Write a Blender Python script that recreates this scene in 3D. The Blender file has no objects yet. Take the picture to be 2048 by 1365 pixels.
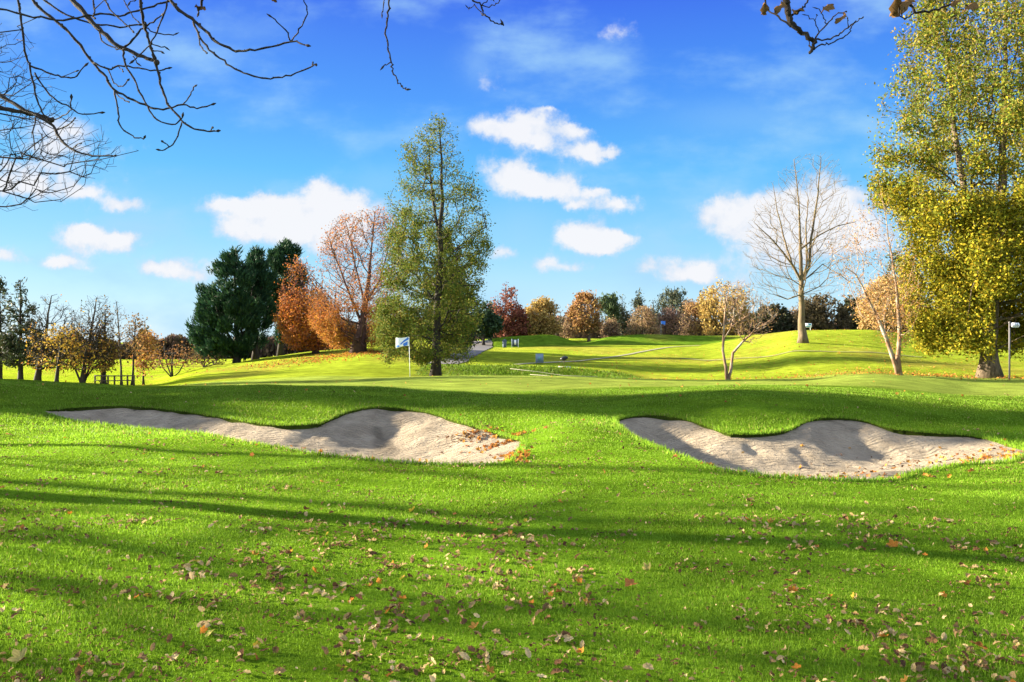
import bpy, math, random
import numpy as np
from mathutils import Vector, Matrix

SEED = 11
rng = np.random.default_rng(SEED)
random.seed(SEED)
scene = bpy.context.scene
COL = scene.collection
F, CX, HZ, EYE = 1600.0, 1024.0, 682.5, 1.6
SUN_EL, SUN_AZ = math.radians(16.0), math.radians(16.0)     # low sun from the left, slightly in front
EXPO = 2.95


def P(px, py, Y):
    return np.array([(px - CX) / F * Y, Y, EYE - (py - HZ) / F * Y])


# ------------------------------------------------------------------ helpers
def tag(o, label=None, cat=None, group=None, kind=None):
    if label: o['label'] = label
    if cat: o['category'] = cat
    if group: o['group'] = group
    if kind: o['kind'] = kind
    return o


def empty(name, loc, label=None, cat=None, group=None):
    o = bpy.data.objects.new(name, None)
    o.empty_display_size = 0.3
    o.location = loc
    COL.objects.link(o)
    return tag(o, label, cat, group)


def make_mesh(name, verts, faces, mats, colors=None, smooth=False, mat_idx=None):
    """faces: list of int arrays (n,k)."""
    me = bpy.data.meshes.new(name)
    verts = np.asarray(verts, dtype=np.float32)
    me.vertices.add(len(verts))
    me.vertices.foreach_set('co', verts.ravel())
    faces = [np.asarray(f, dtype=np.int32) for f in faces if len(f)]
    loops = np.concatenate([f.ravel() for f in faces])
    sizes = np.concatenate([np.full(len(f), f.shape[1], dtype=np.int32) for f in faces])
    starts = np.concatenate([[0], np.cumsum(sizes)[:-1]]).astype(np.int32)
    me.loops.add(len(loops))
    me.loops.foreach_set('vertex_index', loops)
    me.polygons.add(len(sizes))
    me.polygons.foreach_set('loop_start', starts)
    if smooth:
        me.polygons.foreach_set('use_smooth', np.ones(len(sizes), dtype=bool))
    if not isinstance(mats, (list, tuple)): mats = [mats]
    for m in mats: me.materials.append(m)
    if mat_idx is not None:
        me.polygons.foreach_set('material_index', np.asarray(mat_idx, dtype=np.int32))
    me.update(calc_edges=True)
    if colors is not None:
        a = me.color_attributes.new('Col', 'FLOAT_COLOR', 'POINT')
        c = np.ones((len(verts), 4), dtype=np.float32)
        c[:, :3] = colors
        a.data.foreach_set('color', c.ravel())
    me.validate()
    return me


def link(name, me, parent=None, loc=None):
    o = bpy.data.objects.new(name, me)
    COL.objects.link(o)
    if parent is not None: o.parent = parent
    if loc is not None: o.location = loc
    return o


class MB:
    """collects tubes, boxes and quads into one mesh."""
    def __init__(self):
        self.v, self.q, self.t, self.n = [], [], [], 0

    def add(self, v, quads=None, tris=None):
        v = np.asarray(v, dtype=float)
        if quads is not None and len(quads): self.q.append(np.asarray(quads) + self.n)
        if tris is not None and len(tris): self.t.append(np.asarray(tris) + self.n)
        self.v.append(v); self.n += len(v)

    def tube(self, pts, rad, sides=6, wob=0.0):
        pts = np.asarray(pts, dtype=float); rad = np.asarray(rad, dtype=float)
        n = len(pts)
        tan = np.gradient(pts, axis=0)
        tan /= np.linalg.norm(tan, axis=1)[:, None] + 1e-9
        ref = np.array([0.31, 0.95, 0.05]) if abs(tan[:, 1]).mean() < 0.7 else np.array([1.0, 0.1, 0.2])
        a = np.cross(tan, ref); a /= np.linalg.norm(a, axis=1)[:, None] + 1e-9
        b = np.cross(tan, a)
        th = np.linspace(0, 2 * np.pi, sides, endpoint=False)
        r = rad[:, None] * np.ones(sides)[None, :]
        if wob: r = r * (1 + wob * np.sin(th[None, :] * 3 + np.arange(n)[:, None] * 0.35) + wob * .6 * rng.standard_normal((n, sides)))
        ring = pts[:, None, :] + r[:, :, None] * (np.cos(th)[None, :, None] * a[:, None, :] + np.sin(th)[None, :, None] * b[:, None, :])
        i = np.arange(n - 1)[:, None] * sides; j = np.arange(sides)[None, :]; j2 = (j + 1) % sides
        q = np.stack([i + j, i + j2, i + sides + j2, i + sides + j], axis=-1).reshape(-1, 4)
        v = np.concatenate([ring.reshape(-1, 3), pts[-1:] + tan[-1:] * rad[-1] * 0.6, pts[:1]])
        base = (n - 1) * sides
        tr = [[base + k, base + (k + 1) % sides, n * sides] for k in range(sides)] + [[(k + 1) % sides, k, n * sides + 1] for k in range(sides)]
        self.add(v, q, tr)

    def box(self, c, s, rz=0.0):
        c = np.asarray(c, float); s = np.asarray(s, float) / 2
        v = np.array([[x, y, z] for x in (-1, 1) for y in (-1, 1) for z in (-1, 1)]) * s
        co, si = math.cos(rz), math.sin(rz)
        v = np.stack([v[:, 0] * co - v[:, 1] * si, v[:, 0] * si + v[:, 1] * co, v[:, 2]], axis=1) + c
        self.add(v, [[0, 1, 3, 2], [4, 6, 7, 5], [0, 4, 5, 1], [2, 3, 7, 6], [0, 2, 6, 4], [1, 5, 7, 3]])

    def ball(self, c, r, nu=8, nv=6, sc=(1, 1, 1)):
        u = np.linspace(0, 2 * np.pi, nu, endpoint=False); w = np.linspace(0, np.pi, nv + 1)[1:-1]
        v = [[0, 0, 1]] + [[math.sin(b) * math.cos(a), math.sin(b) * math.sin(a), math.cos(b)] for b in w for a in u] + [[0, 0, -1]]
        q = [[1 + i * nu + j, 1 + (i + 1) * nu + j, 1 + (i + 1) * nu + (j + 1) % nu, 1 + i * nu + (j + 1) % nu] for i in range(nv - 2) for j in range(nu)]
        L = len(v) - 1
        t = [[0, 1 + j, 1 + (j + 1) % nu] for j in range(nu)] + [[L, L - nu + (j + 1) % nu, L - nu + j] for j in range(nu)]
        self.add(np.array(v) * r * np.array(sc) + np.asarray(c, float), q, t)

    def mesh(self, name, mat, smooth=True, colors=None):
        f = []
        if self.q: f.append(np.concatenate(self.q))
        if self.t: f.append(np.concatenate(self.t))
        return make_mesh(name, np.concatenate(self.v), f, mat, colors, smooth)

    def obj(self, name, mat, parent=None, smooth=True, off=None):
        me = self.mesh(name, mat, smooth)
        if off is not None: me.transform(Matrix.Translation(-Vector(off)))
        return link(name, me, parent)


# ------------------------------------------------------------------ materials
def new_mat(name):
    m = bpy.data.materials.new(name); m.use_nodes = True
    nt = m.node_tree; nt.nodes.clear()
    return m, nt, nt.nodes, nt.links


def leaf_mat(name, trans=0.42, rough=0.75, spec=0.07):
    m, nt, N, L = new_mat(name)
    out = N.new('ShaderNodeOutputMaterial'); at = N.new('ShaderNodeAttribute'); at.attribute_name = 'Col'
    d = N.new('ShaderNodeBsdfPrincipled'); d.inputs['Roughness'].default_value = rough
    d.inputs['Specular IOR Level'].default_value = spec
    t = N.new('ShaderNodeBsdfTranslucent'); mx = N.new('ShaderNodeMixShader'); mx.inputs[0].default_value = trans
    L.new(at.outputs['Color'], d.inputs['Base Color']); L.new(at.outputs['Color'], t.inputs['Color'])
    L.new(d.outputs[0], mx.inputs[1]); L.new(t.outputs[0], mx.inputs[2]); L.new(mx.outputs[0], out.inputs[0])
    return m


def bark_mat(name, c1, c2, scale=6.0, bump=0.5, c3=None):
    m, nt, N, L = new_mat(name)
    out = N.new('ShaderNodeOutputMaterial'); b = N.new('ShaderNodeBsdfPrincipled')
    b.inputs['Roughness'].default_value = 0.9; b.inputs['Specular IOR Level'].default_value = 0.15
    tc = N.new('ShaderNodeTexCoord'); mp = N.new('ShaderNodeMapping'); mp.inputs['Scale'].default_value = (scale, scale, scale * 0.22)
    n = N.new('ShaderNodeTexNoise'); n.inputs['Scale'].default_value = 1.0; n.inputs['Detail'].default_value = 8; n.inputs['Roughness'].default_value = 0.7
    r = N.new('ShaderNodeValToRGB'); r.color_ramp.elements[0].position = .34; r.color_ramp.elements[1].position = .66
    r.color_ramp.elements[0].color = (*c1, 1); r.color_ramp.elements[1].color = (*c2, 1)
    L.new(tc.outputs['Object'], mp.inputs[0]); L.new(mp.outputs[0], n.inputs['Vector']); L.new(n.outputs['Fac'], r.inputs[0])
    col = r.outputs[0]
    if c3:
        n2 = N.new('ShaderNodeTexNoise'); n2.inputs['Scale'].default_value = 1.3; n2.inputs['Detail'].default_value = 4
        L.new(tc.outputs['Object'], n2.inputs['Vector'])
        r2 = N.new('ShaderNodeValToRGB'); r2.color_ramp.elements[0].position = .5; r2.color_ramp.elements[1].position = .68
        mx = N.new('ShaderNodeMix'); mx.data_type = 'RGBA'; mx.inputs[7].default_value = (*c3, 1)
        L.new(n2.outputs['Fac'], r2.inputs[0]); L.new(r2.outputs[0], mx.inputs[0]); L.new(col, mx.inputs[6]); col = mx.outputs[2]
    bp = N.new('ShaderNodeBump'); bp.inputs['Strength'].default_value = bump; bp.inputs['Distance'].default_value = 0.05
    L.new(n.outputs['Fac'], bp.inputs['Height']); L.new(bp.outputs[0], b.inputs['Normal'])
    L.new(col, b.inputs['Base Color']); L.new(b.outputs[0], out.inputs[0])
    return m


def plain(name, c, rough=0.6, spec=0.3, var=0.12, nscale=9.0, metal=0.0):
    m, nt, N, L = new_mat(name)
    out = N.new('ShaderNodeOutputMaterial'); b = N.new('ShaderNodeBsdfPrincipled')
    b.inputs['Roughness'].default_value = rough; b.inputs['Specular IOR Level'].default_value = spec; b.inputs['Metallic'].default_value = metal
    n = N.new('ShaderNodeTexNoise'); n.inputs['Scale'].default_value = nscale; n.inputs['Detail'].default_value = 6
    tc = N.new('ShaderNodeTexCoord'); L.new(tc.outputs['Object'], n.inputs['Vector'])
    mx = N.new('ShaderNodeMix'); mx.data_type = 'RGBA'
    mx.inputs[6].default_value = (*[x * (1 - var) for x in c], 1); mx.inputs[7].default_value = (*[min(1, x * (1 + var)) for x in c], 1)
    L.new(n.outputs['Fac'], mx.inputs[0]); L.new(mx.outputs[2], b.inputs['Base Color']); L.new(b.outputs[0], out.inputs[0])
    return m


def ground_mat():
    m, nt, N, L = new_mat('turf')
    out = N.new('ShaderNodeOutputMaterial'); at = N.new('ShaderNodeAttribute'); at.attribute_name = 'Col'
    tc = N.new('ShaderNodeTexCoord')
    n1 = N.new('ShaderNodeTexNoise'); n1.inputs['Scale'].default_value = 1.1; n1.inputs['Detail'].default_value = 5
    n2 = N.new('ShaderNodeTexNoise'); n2.inputs['Scale'].default_value = 14; n2.inputs['Detail'].default_value = 7; n2.inputs['Roughness'].default_value = .75
    for n in (n1, n2): L.new(tc.outputs['Object'], n.inputs['Vector'])
    a = N.new('ShaderNodeMapRange'); a.inputs[1].default_value = .3; a.inputs[2].default_value = .7; a.inputs[3].default_value = .70; a.inputs[4].default_value = 1.28
    b = N.new('ShaderNodeMapRange'); b.inputs[1].default_value = .3; b.inputs[2].default_value = .7; b.inputs[3].default_value = .72; b.inputs[4].default_value = 1.26
    L.new(n1.outputs['Fac'], a.inputs[0]); L.new(n2.outputs['Fac'], b.inputs[0])
    mu = N.new('ShaderNodeMath'); mu.operation = 'MULTIPLY'; L.new(a.outputs[0], mu.inputs[0]); L.new(b.outputs[0], mu.inputs[1])
    mx = N.new('ShaderNodeVectorMath'); mx.operation = 'SCALE'; L.new(at.outputs['Color'], mx.inputs[0]); L.new(mu.outputs[0], mx.inputs['Scale'])
    n3 = N.new('ShaderNodeTexNoise'); n3.inputs['Scale'].default_value = 24; n3.inputs['Detail'].default_value = 5; n3.inputs['Roughness'].default_value = .8
    L.new(tc.outputs['Object'], n3.inputs['Vector'])
    bp = N.new('ShaderNodeBump'); bp.inputs['Strength'].default_value = 1.0; bp.inputs['Distance'].default_value = 0.16; L.new(n3.outputs['Fac'], bp.inputs['Height'])
    d = N.new('ShaderNodeBsdfDiffuse')
    L.new(mx.outputs[0], d.inputs['Color']); L.new(bp.outputs[0], d.inputs['Normal'])
    L.new(d.outputs[0], out.inputs[0])
    return m


def sand_mat():
    m, nt, N, L = new_mat('sand')
    out = N.new('ShaderNodeOutputMaterial'); b = N.new('ShaderNodeBsdfPrincipled'); b.inputs['Roughness'].default_value = 1; b.inputs['Specular IOR Level'].default_value = .1
    tc = N.new('ShaderNodeTexCoord')
    n = N.new('ShaderNodeTexNoise'); n.inputs['Scale'].default_value = 2.2; n.inputs['Detail'].default_value = 9; n.inputs['Roughness'].default_value = .7
    n2 = N.new('ShaderNodeTexNoise'); n2.inputs['Scale'].default_value = 9; n2.inputs['Detail'].default_value = 8; n2.inputs['Roughness'].default_value = .72
    w = N.new('ShaderNodeTexWave'); w.inputs['Scale'].default_value = 2.6; w.inputs['Distortion'].default_value = 9; w.inputs['Detail'].default_value = 4; w.bands_direction = 'Y'
    for k in (n, n2, w): L.new(tc.outputs['Object'], k.inputs['Vector'])
    r = N.new('ShaderNodeValToRGB'); e = r.color_ramp.elements
    e[0].position = .3; e[0].color = (.235, .19, .135, 1); e[1].position = .62; e[1].color = (.38, .315, .23, 1)
    L.new(n.outputs['Fac'], r.inputs[0])
    ad = N.new('ShaderNodeMath'); ad.operation = 'MULTIPLY_ADD'; ad.inputs[1].default_value = .35
    L.new(w.outputs['Fac'], ad.inputs[0]); L.new(n2.outputs['Fac'], ad.inputs[2])
    bp = N.new('ShaderNodeBump'); bp.inputs['Strength'].default_value = 1.0; bp.inputs['Distance'].default_value = .14
    L.new(ad.outputs[0], bp.inputs['Height']); L.new(bp.outputs[0], b.inputs['Normal'])
    at = N.new('ShaderNodeAttribute'); at.attribute_name = 'Col'; mm = N.new('ShaderNodeVectorMath'); mm.operation = 'MULTIPLY'
    L.new(r.outputs[0], mm.inputs[0]); L.new(at.outputs['Color'], mm.inputs[1])
    L.new(mm.outputs[0], b.inputs['Base Color']); L.new(b.outputs[0], out.inputs[0])
    return m


LEAF = leaf_mat('foliage', trans=.30)
NEEDLE = leaf_mat('evergreen_foliage', trans=0.15, rough=.6)
DRYLEAF = leaf_mat('dry_leaf', trans=0.25, rough=.9, spec=.03)
BLADE = leaf_mat('grass_blade', trans=0.45, rough=.6, spec=.12)
TURF, SAND = ground_mat(), sand_mat()
SOIL = plain('dark_soil', (.045, .034, .02), 1, .1, .4, 30)
BARK_GREY = bark_mat('grey_bark', (.05, .04, .028), (.17, .14, .10), 7)
BARK_DARK = bark_mat('dark_bark', (.018, .015, .012), (.06, .05, .04), 7)
BARK_PALE = bark_mat('pale_bark', (.06, .043, .026), (.185, .135, .08), 5, .35, (.12, .10, .045))
BARK_RED = bark_mat('reddish_bark', (.11, .06, .035), (.28, .18, .11), 8, .3, (.34, .30, .23))
BARK_OAK = bark_mat('rough_pale_bark', (.045, .032, .02), (.21, .155, .10), 9, 1.0, (.07, .06, .03))
TWIG_RED = bark_mat('reddish_twigs', (.05, .03, .028), (.12, .075, .068), 6)
TWIG_DARK = bark_mat('overhead_bark', (.012, .009, .007), (.05, .038, .028), 30, .6)

# ------------------------------------------------------------------ terrain heights
# sections across the land: (distance, height) knots per bearing
def zy(Y, y): return EYE - (y - HZ) / F * Y


def col(px, *k):
    return px, [(Y, (v[0] if isinstance(v, tuple) else zy(Y, v))) for Y, v in k]


Z = lambda v: (v,)
FG = ((0.5, Z(0)), (6, Z(0)), (11, Z(0)), (14, Z(0.0)))
FAR_L = ((120, Z(-3.0)), (200, Z(-3.35)), (300, Z(-3.5)), (900, Z(-4)), (4000, Z(-5)))
FAR_R = ((150, Z(2.2)), (300, Z(2.0)), (900, Z(1.5)), (4000, Z(1)))
SECT = [
    col(-700, *FG, (18, Z(.05)), (23, Z(.5)), (27, Z(.45)), (32, Z(.1)), (40, Z(-.8)), (60, Z(-1.6)), (80, Z(-2.4)), *FAR_L),
    col(0, *FG, (18, Z(.05)), (21.5, Z(.36)), (24, 760), (28, Z(.25)), (32, Z(-.15)), (40, Z(-.9)), (60, Z(-1.6)), (80, Z(-2.4)), *FAR_L),
    col(200, *FG, (18, Z(.03)), (21, Z(.25)), (24, 770), (28, Z(.05)), (32, Z(-.3)), (40, Z(-1.0)), (60, Z(-1.75)), (80, Z(-2.45)), *FAR_L),
    col(290, *FG, (18, Z(.05)), (21, Z(.27)), (24, 775), (30, 775), (36, Z(-.5)), (43, Z(-.95)), (60, Z(-1.75)), (80, Z(-2.5)), *FAR_L),
    col(400, *FG, (17, Z(.08)), (19.5, Z(.26)), (22, 776), (30, 773), (43, 768), (60, 757), (80, 738), (95, Z(-1.8)), (120, Z(-2.8)), (200, Z(-3.3)), (300, Z(-3.5)), (900, Z(-4)), (4000, Z(-5))),
    col(500, *FG, (17, Z(.1)), (19, Z(.3)), (22, 776), (30, 770), (43, 764), (60, 749), (85, 722), (100, Z(-.8)), (130, Z(-2.5)), (200, Z(-3.0)), (300, Z(-3.3)), (900, Z(-4)), (4000, Z(-5))),
    col(650, *FG, (17, Z(.1)), (19, Z(.3)), (22, 776), (30, 768), (43, 760), (60, 735), (75, 714), (86, 703), (100, Z(.45)), (130, Z(-.8)), (200, Z(-1.6)), (300, Z(-2)), (900, Z(-2)), (4000, Z(-3))),
    col(740, *FG, (17, Z(.08)), (19.5, Z(.22)), (22, 779), (30, 766), (43, 757), (50, 752), (56, 735), (64, 720), (75, 704), (88, 697), (110, Z(.7)), (150, Z(.4)), (300, Z(0)), (900, Z(0)), (4000, Z(-1))),
    col(870, *FG, (18, Z(.1)), (24, 779), (32, 762), (44, 752), (48, Z(-.65)), (53, Z(-.75)), (58, 733), (64, 727), (70, 715), (85, 702), (100, 692), (120, 687), *FAR_R),
    col(940, *FG, (18, Z(.12)), (24, 779), (32, 761), (44, 751), (48, Z(-.7)), (54, Z(-.8)), (58.5, 733), (64, 729), (70, 718), (85, 704), (100, 693), (112, 688), (130, 683), *FAR_R),
    col(1000, *FG, (18, Z(.12)), (24, 779), (32, 761), (44, 751), (49, Z(-.8)), (55, Z(-.85)), (59, 733), (64, 731), (70, 721), (85, 705), (101, 697), (105, 694), (112, 675), (122, Z(1.6)), *FAR_R),
    col(1100, *FG, (18, Z(.12)), (24, 779), (32, 762), (44, 752), (49, Z(-.85)), (55, Z(-.95)), (59.5, 735), (65, 732), (85, 708), (101, 694), (105, 692), (112, 670), (122, Z(1.7)), *FAR_R),
    col(1166, *FG, (18, Z(.1)), (24, 778), (32, 764), (44, 754), (49, Z(-.9)), (56, Z(-1.0)), (60, 738), (66, 734), (85, 712), (101, 694), (106, 690), (113, 686), (122, Z(1.6)), *FAR_R),
    col(1215, *FG, (17, Z(.1)), (20, Z(.2)), (24, 777), (32, 766), (44, 756), (49, Z(-.8)), (56, Z(-1.0)), (60, 744), (66, 736), (85, 712), (101, 693), (105, 690), (112, 674), (122, Z(1.7)), *FAR_R),
    col(1300, *FG, (16.5, Z(.1)), (19.5, Z(.28)), (23, 777), (32, 768), (44, 759), (50, Z(-.85)), (58, 757), (70, 732), (85, 711), (101, 693), (105, 690), (112, 669), (122, Z(1.9)), *FAR_R),
    col(1400, *FG, (16.5, Z(.12)), (18.5, Z(.32)), (22, 777), (32, 769), (44, 760), (50, Z(-.85)), (57, 757), (70, 733), (85, 710), (102, 691), (106, 688), (112, 672), (122, Z(2)), *FAR_R),
    col(1470, *FG, (16, Z(.12)), (18, Z(.34)), (21.5, 777), (32, 768), (44, 760), (50, Z(-.8)), (57, 755), (70, 724), (85, 698), (102, 681), (108, 677), (114, 671), (125, Z(2.4)), *FAR_R),
    col(1535, *FG, (16, Z(.12)), (18, Z(.33)), (21.8, 777), (32, 767), (44, 759), (50, Z(-.75)), (57, 752), (70, 715), (85, 686), (100, 668), (110, Z(2.6)), (125, Z(2.4)), *FAR_R),
    col(1600, *FG, (16, Z(.12)), (18, Z(.32)), (22, 777), (32, 766), (44, 758), (50, Z(-.65)), (56, 748), (65, 714), (75, 686), (96, 661), (110, Z(2.8)), (150, Z(2.5)), (300, Z(2.2)), (900, Z(2)), (4000, Z(1))),
    col(1730, *FG, (16.5, Z(.1)), (19, Z(.24)), (22, 783), (30, 757), (36, 749), (45, 750), (56, 737), (66, 708), (75, 690), (96, 660), (112, Z(2.9)), (150, Z(2.5)), (300, Z(2.2)), (900, Z(2)), (4000, Z(1))),
    col(1850, *FG, (17, Z(.04)), (20, Z(.12)), (23, 788), (30, 764), (36, 755), (45, 753), (52, 747), (62, 725), (75, 702), (96, 676), (115, Z(2.8)), (150, Z(2.6)), (300, Z(2.4)), (900, Z(2)), (4000, Z(1))),
    col(1975, *FG, (18, Z(.02)), (22, Z(.08)), (25, 790), (34, 768), (45, 757), (52, 751), (62, 730), (75, 706), (96, 682), (115, Z(2.6)), (150, Z(2.6)), (300, Z(2.4)), (900, Z(2)), (4000, Z(1))),
    col(2700, *FG, (18, Z(.02)), (22, Z(.08)), (25, 790), (34, 768), (45, 757), (52, 751), (62, 735), (75, 712), (96, 690), (115, Z(2.2)), (150, Z(2.4)), (300, Z(2.4)), (900, Z(2)), (4000, Z(1))),
]


def pchip(xk, yk, x):
    xk = np.asarray(xk, float); yk = np.asarray(yk, float)
    h = np.diff(xk); dl = np.diff(yk, axis=0) / (h if yk.ndim == 1 else h[:, None])
    m = np.zeros_like(yk)
    hh = h if yk.ndim == 1 else h[:, None]
    w1 = 2 * hh[1:] + hh[:-1]; w2 = hh[1:] + 2 * hh[:-1]
    with np.errstate(divide='ignore', invalid='ignore'):
        hm = (w1 + w2) / (w1 / dl[:-1] + w2 / dl[1:])
    m[1:-1] = np.where(dl[:-1] * dl[1:] > 0, hm, 0)
    m[0], m[-1] = dl[0], dl[-1]
    i = np.clip(np.searchsorted(xk, x) - 1, 0, len(h) - 1)
    t = (x - xk[i]) / h[i]; hi = h[i]
    if yk.ndim == 2: t = t[:, None]; hi = hi[:, None]
    return ((2 * t**3 - 3 * t**2 + 1) * yk[i] + (t**3 - 2 * t**2 + t) * hi * m[i] + (-2 * t**3 + 3 * t**2) * yk[i + 1] + (t**3 - t**2) * hi * m[i + 1])


LY = np.linspace(math.log(.5), math.log(4000), 1400)
_tab = np.stack([pchip(np.log([a for a, _ in k]), [b for _, b in k], LY) for _, k in SECT])
PXG = np.linspace(-700, 2700, 681)
_tab = pchip([p for p, _ in SECT], _tab, PXG)                # (681,1400)
# soften along the bearing axis so the sections run into one another
_k = np.hanning(9); _k /= _k.sum()
_tab = np.apply_along_axis(lambda r: np.convolve(np.pad(r, 4, mode='edge'), _k, mode='valid'), 0, _tab)


def H(x, y):
    x = np.asarray(x, float); y = np.asarray(y, float)
    yy = np.clip(y, .6, 3900)
    px = np.clip(CX + F * x / yy, -699, 2699)
    fi = (px + 700) / 5.0; i = fi.astype(int); fi = fi - i; i2 = np.minimum(i + 1, 680)
    fj = (np.log(yy) - LY[0]) / (LY[1] - LY[0]); j = np.clip(fj.astype(int), 0, 1398); fj = fj - j
    z = (_tab[i, j] * (1 - fi) + _tab[i2, j] * fi) * (1 - fj) + (_tab[i, j + 1] * (1 - fi) + _tab[i2, j + 1] * fi) * fj
    und = .035 * np.sin(x * .55 + .3 * y) * np.sin(y * .47 + 1.3) + .02 * np.sin(x * 1.3 - y * .4 + 2) + .012 * np.sin(x * 2.9 + 1.1 * y) * np.sin(2.3 * y)
    z = z + und * np.clip((y - 2) / 4, 0, 1) * np.where(y > 24, .45, 1) * np.clip(1.2 - y / 150, 0, 1)
    # hollows that hold the two bunkers
    wl = np.clip((x + 11.5) / 2.5, 0, 1) * np.clip((1.2 - x) / 1.6, 0, 1); wr = np.clip((x - 1.6) / 1.6, 0, 1) * np.clip((12 - x) / 3, 0, 1)
    wl = wl * wl * (3 - 2 * wl); wr = wr * wr * (3 - 2 * wr)
    z = z - .20 * wl * np.exp(-((y - (15.4 - .42 * (x + 4))) / 2.3)**2) - .22 * wr * np.exp(-((y - 14.0) / 2.6)**2)
    # rounded ridge between the two bunkers
    z = z + .20 * np.exp(-((x - 1.0) / 1.15)**2 - ((y - 13.2) / 2.6)**2)
    return z


def Hs(x, y): return float(H(np.array([x]), np.array([y]))[0])


def hit(px, py, y0=6.0, y1=60.0):
    Y = np.linspace(y0, y1, 6000)
    x = (px - CX) / F * Y
    s = HZ + (EYE - H(x, Y)) * F / Y
    k = np.argmax(s <= py)
    return np.array([x[k], Y[k]])


# ------------------------------------------------------------------ bunkers (plan outlines)
def smooth_closed(pts, n):
    pts = np.asarray(pts); m = len(pts); out = []
    for i in range(m):
        p0, p1, p2, p3 = pts[i - 1], pts[i], pts[(i + 1) % m], pts[(i + 2) % m]
        for t in np.linspace(0, 1, n, endpoint=False):
            out.append(.5 * ((2 * p1) + (-p0 + p2) * t + (2 * p0 - 5 * p1 + 4 * p2 - p3) * t * t + (-p0 + 3 * p1 - 3 * p2 + p3) * t**3))
    return np.array(out)


LEFT_PX = [(85, 825), (180, 849), (300, 860), (400, 870), (480, 884), (560, 898), (640, 912), (740, 922), (850, 929), (950, 931), (1025, 922), (1046, 882),
           (1000, 868), (950, 853), (900, 837), (850, 824), (800, 817), (750, 815), (700, 822), (668, 835), (640, 846), (600, 851), (560, 851), (500, 844), (430, 832), (360, 821), (300, 815), (220, 812), (130, 817)]
RIGHT_PX = [(1230, 844), (1260, 870), (1310, 895), (1370, 918), (1430, 940), (1520, 953), (1620, 960), (1730, 963), (1800, 958), (1850, 945), (1920, 932), (2000, 928), (2045, 918), (2062, 905),
            (2020, 893), (1960, 875), (1880, 867), (1800, 860), (1760, 851), (1730, 842), (1690, 836), (1640, 836), (1600, 848), (1570, 862), (1520, 868), (1460, 867), (1420, 854), (1380, 841), (1320, 831), (1270, 832), (1242, 837)]
POLYS = [smooth_closed([hit(*p) for p in pp], 10) for pp in (LEFT_PX, RIGHT_PX)]


def inside(poly, x, y):
    c = np.zeros(x.shape, bool); n = len(poly); j = n - 1
    for i in range(n):
        xi, yi = poly[i]; xj, yj = poly[j]
        if yi != yj:
            c ^= ((yi > y) != (yj > y)) & (x < (xj - xi) * (y - yi) / (yj - yi) + xi)
        j = i
    return c


def near_poly(poly, x, y):
    best = np.full(x.shape, 1e9); bx = x.copy(); by = y.copy()
    for i in range(len(poly)):
        a = poly[i - 1]; b = poly[i]; d = b - a; L2 = d @ d + 1e-12
        t = np.clip(((x - a[0]) * d[0] + (y - a[1]) * d[1]) / L2, 0, 1)
        qx = a[0] + t * d[0]; qy = a[1] + t * d[1]; dd = np.hypot(x - qx, y - qy)
        k = dd < best
        best = np.where(k, dd, best); bx = np.where(k, qx, bx); by = np.where(k, qy, by)
    return best, bx, by


def in_bunker(x, y):
    r = np.zeros(np.shape(x), bool)
    for p in POLYS: r |= inside(p, x, y)
    return r


def vnoise(x, y, s, seed=0):
    """cheap smooth value noise for colours and scatter"""
    r = np.random.default_rng(seed); tb = r.random((64, 64))
    u = x / s; v = y / s; i = np.floor(u).astype(int); j = np.floor(v).astype(int); fu = u - i; fv = v - j
    fu = fu * fu * (3 - 2 * fu); fv = fv * fv * (3 - 2 * fv); g = lambda a, b: tb[a % 64, b % 64]
    return (g(i, j) * (1 - fu) + g(i + 1, j) * fu) * (1 - fv) + (g(i, j + 1) * (1 - fu) + g(i + 1, j + 1) * fu) * fv


def turf_color(x, y):
    px = CX + F * x / np.maximum(y, 1.0)
    lawn = np.array([.14, .26, .013]); green = np.array([.25, .315, .050]); fair = np.array([.235, .29, .022]); field = np.array([.24, .31, .016]); rough = np.array([.11, .185, .014])
    c = np.tile(lawn, (len(x), 1))
    def mixin(w, k):
        nonlocal c
        w = np.clip(w, 0, 1)[:, None]; c = c * (1 - w) + k * w
    mixin((y - 15) / 5, rough)
    edge = 23.5 + 1.2 * np.sin(px / 190)
    mixin((y - edge) / 1.2 * np.clip((px - 260) / 60, 0, 1), green)
    mixin((y - 46) / 3 * np.clip((px - 330) / 60, 0, 1), fair)
    mixin((y - 40) / 12 * np.clip((420 - px) / 60, 0, 1), field)
    # rough grass on the ditch bank and on the mounds
    mixin(np.exp(-((y - 56.5) / 2.5)**2) * np.clip((px - 880) / 40, 0, 1) * np.clip((1250 - px) / 40, 0, 1), np.array([.10, .17, .012]))
    mixin(((y > 104) & (y < 125)).astype(float) * np.clip((px - 950) / 40, 0, 1) * np.clip((1500 - px) / 40, 0, 1), np.array([.09, .16, .012]))
    n = vnoise(x, y, 2.3, 3) * .5 + vnoise(x, y, .7, 4) * .3 + vnoise(x, y, 7.0, 5) * .5
    c = c * (0.78 + .36 * n)[:, None]
    yel = np.clip(vnoise(x, y, 5, 8) * 1.6 - .8, 0, 1) * np.clip((y - 25) / 30, 0, 1) * .75
    c = c * (1 - yel[:, None]) + np.array([.27, .21, .04]) * yel[:, None]
    return c


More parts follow.
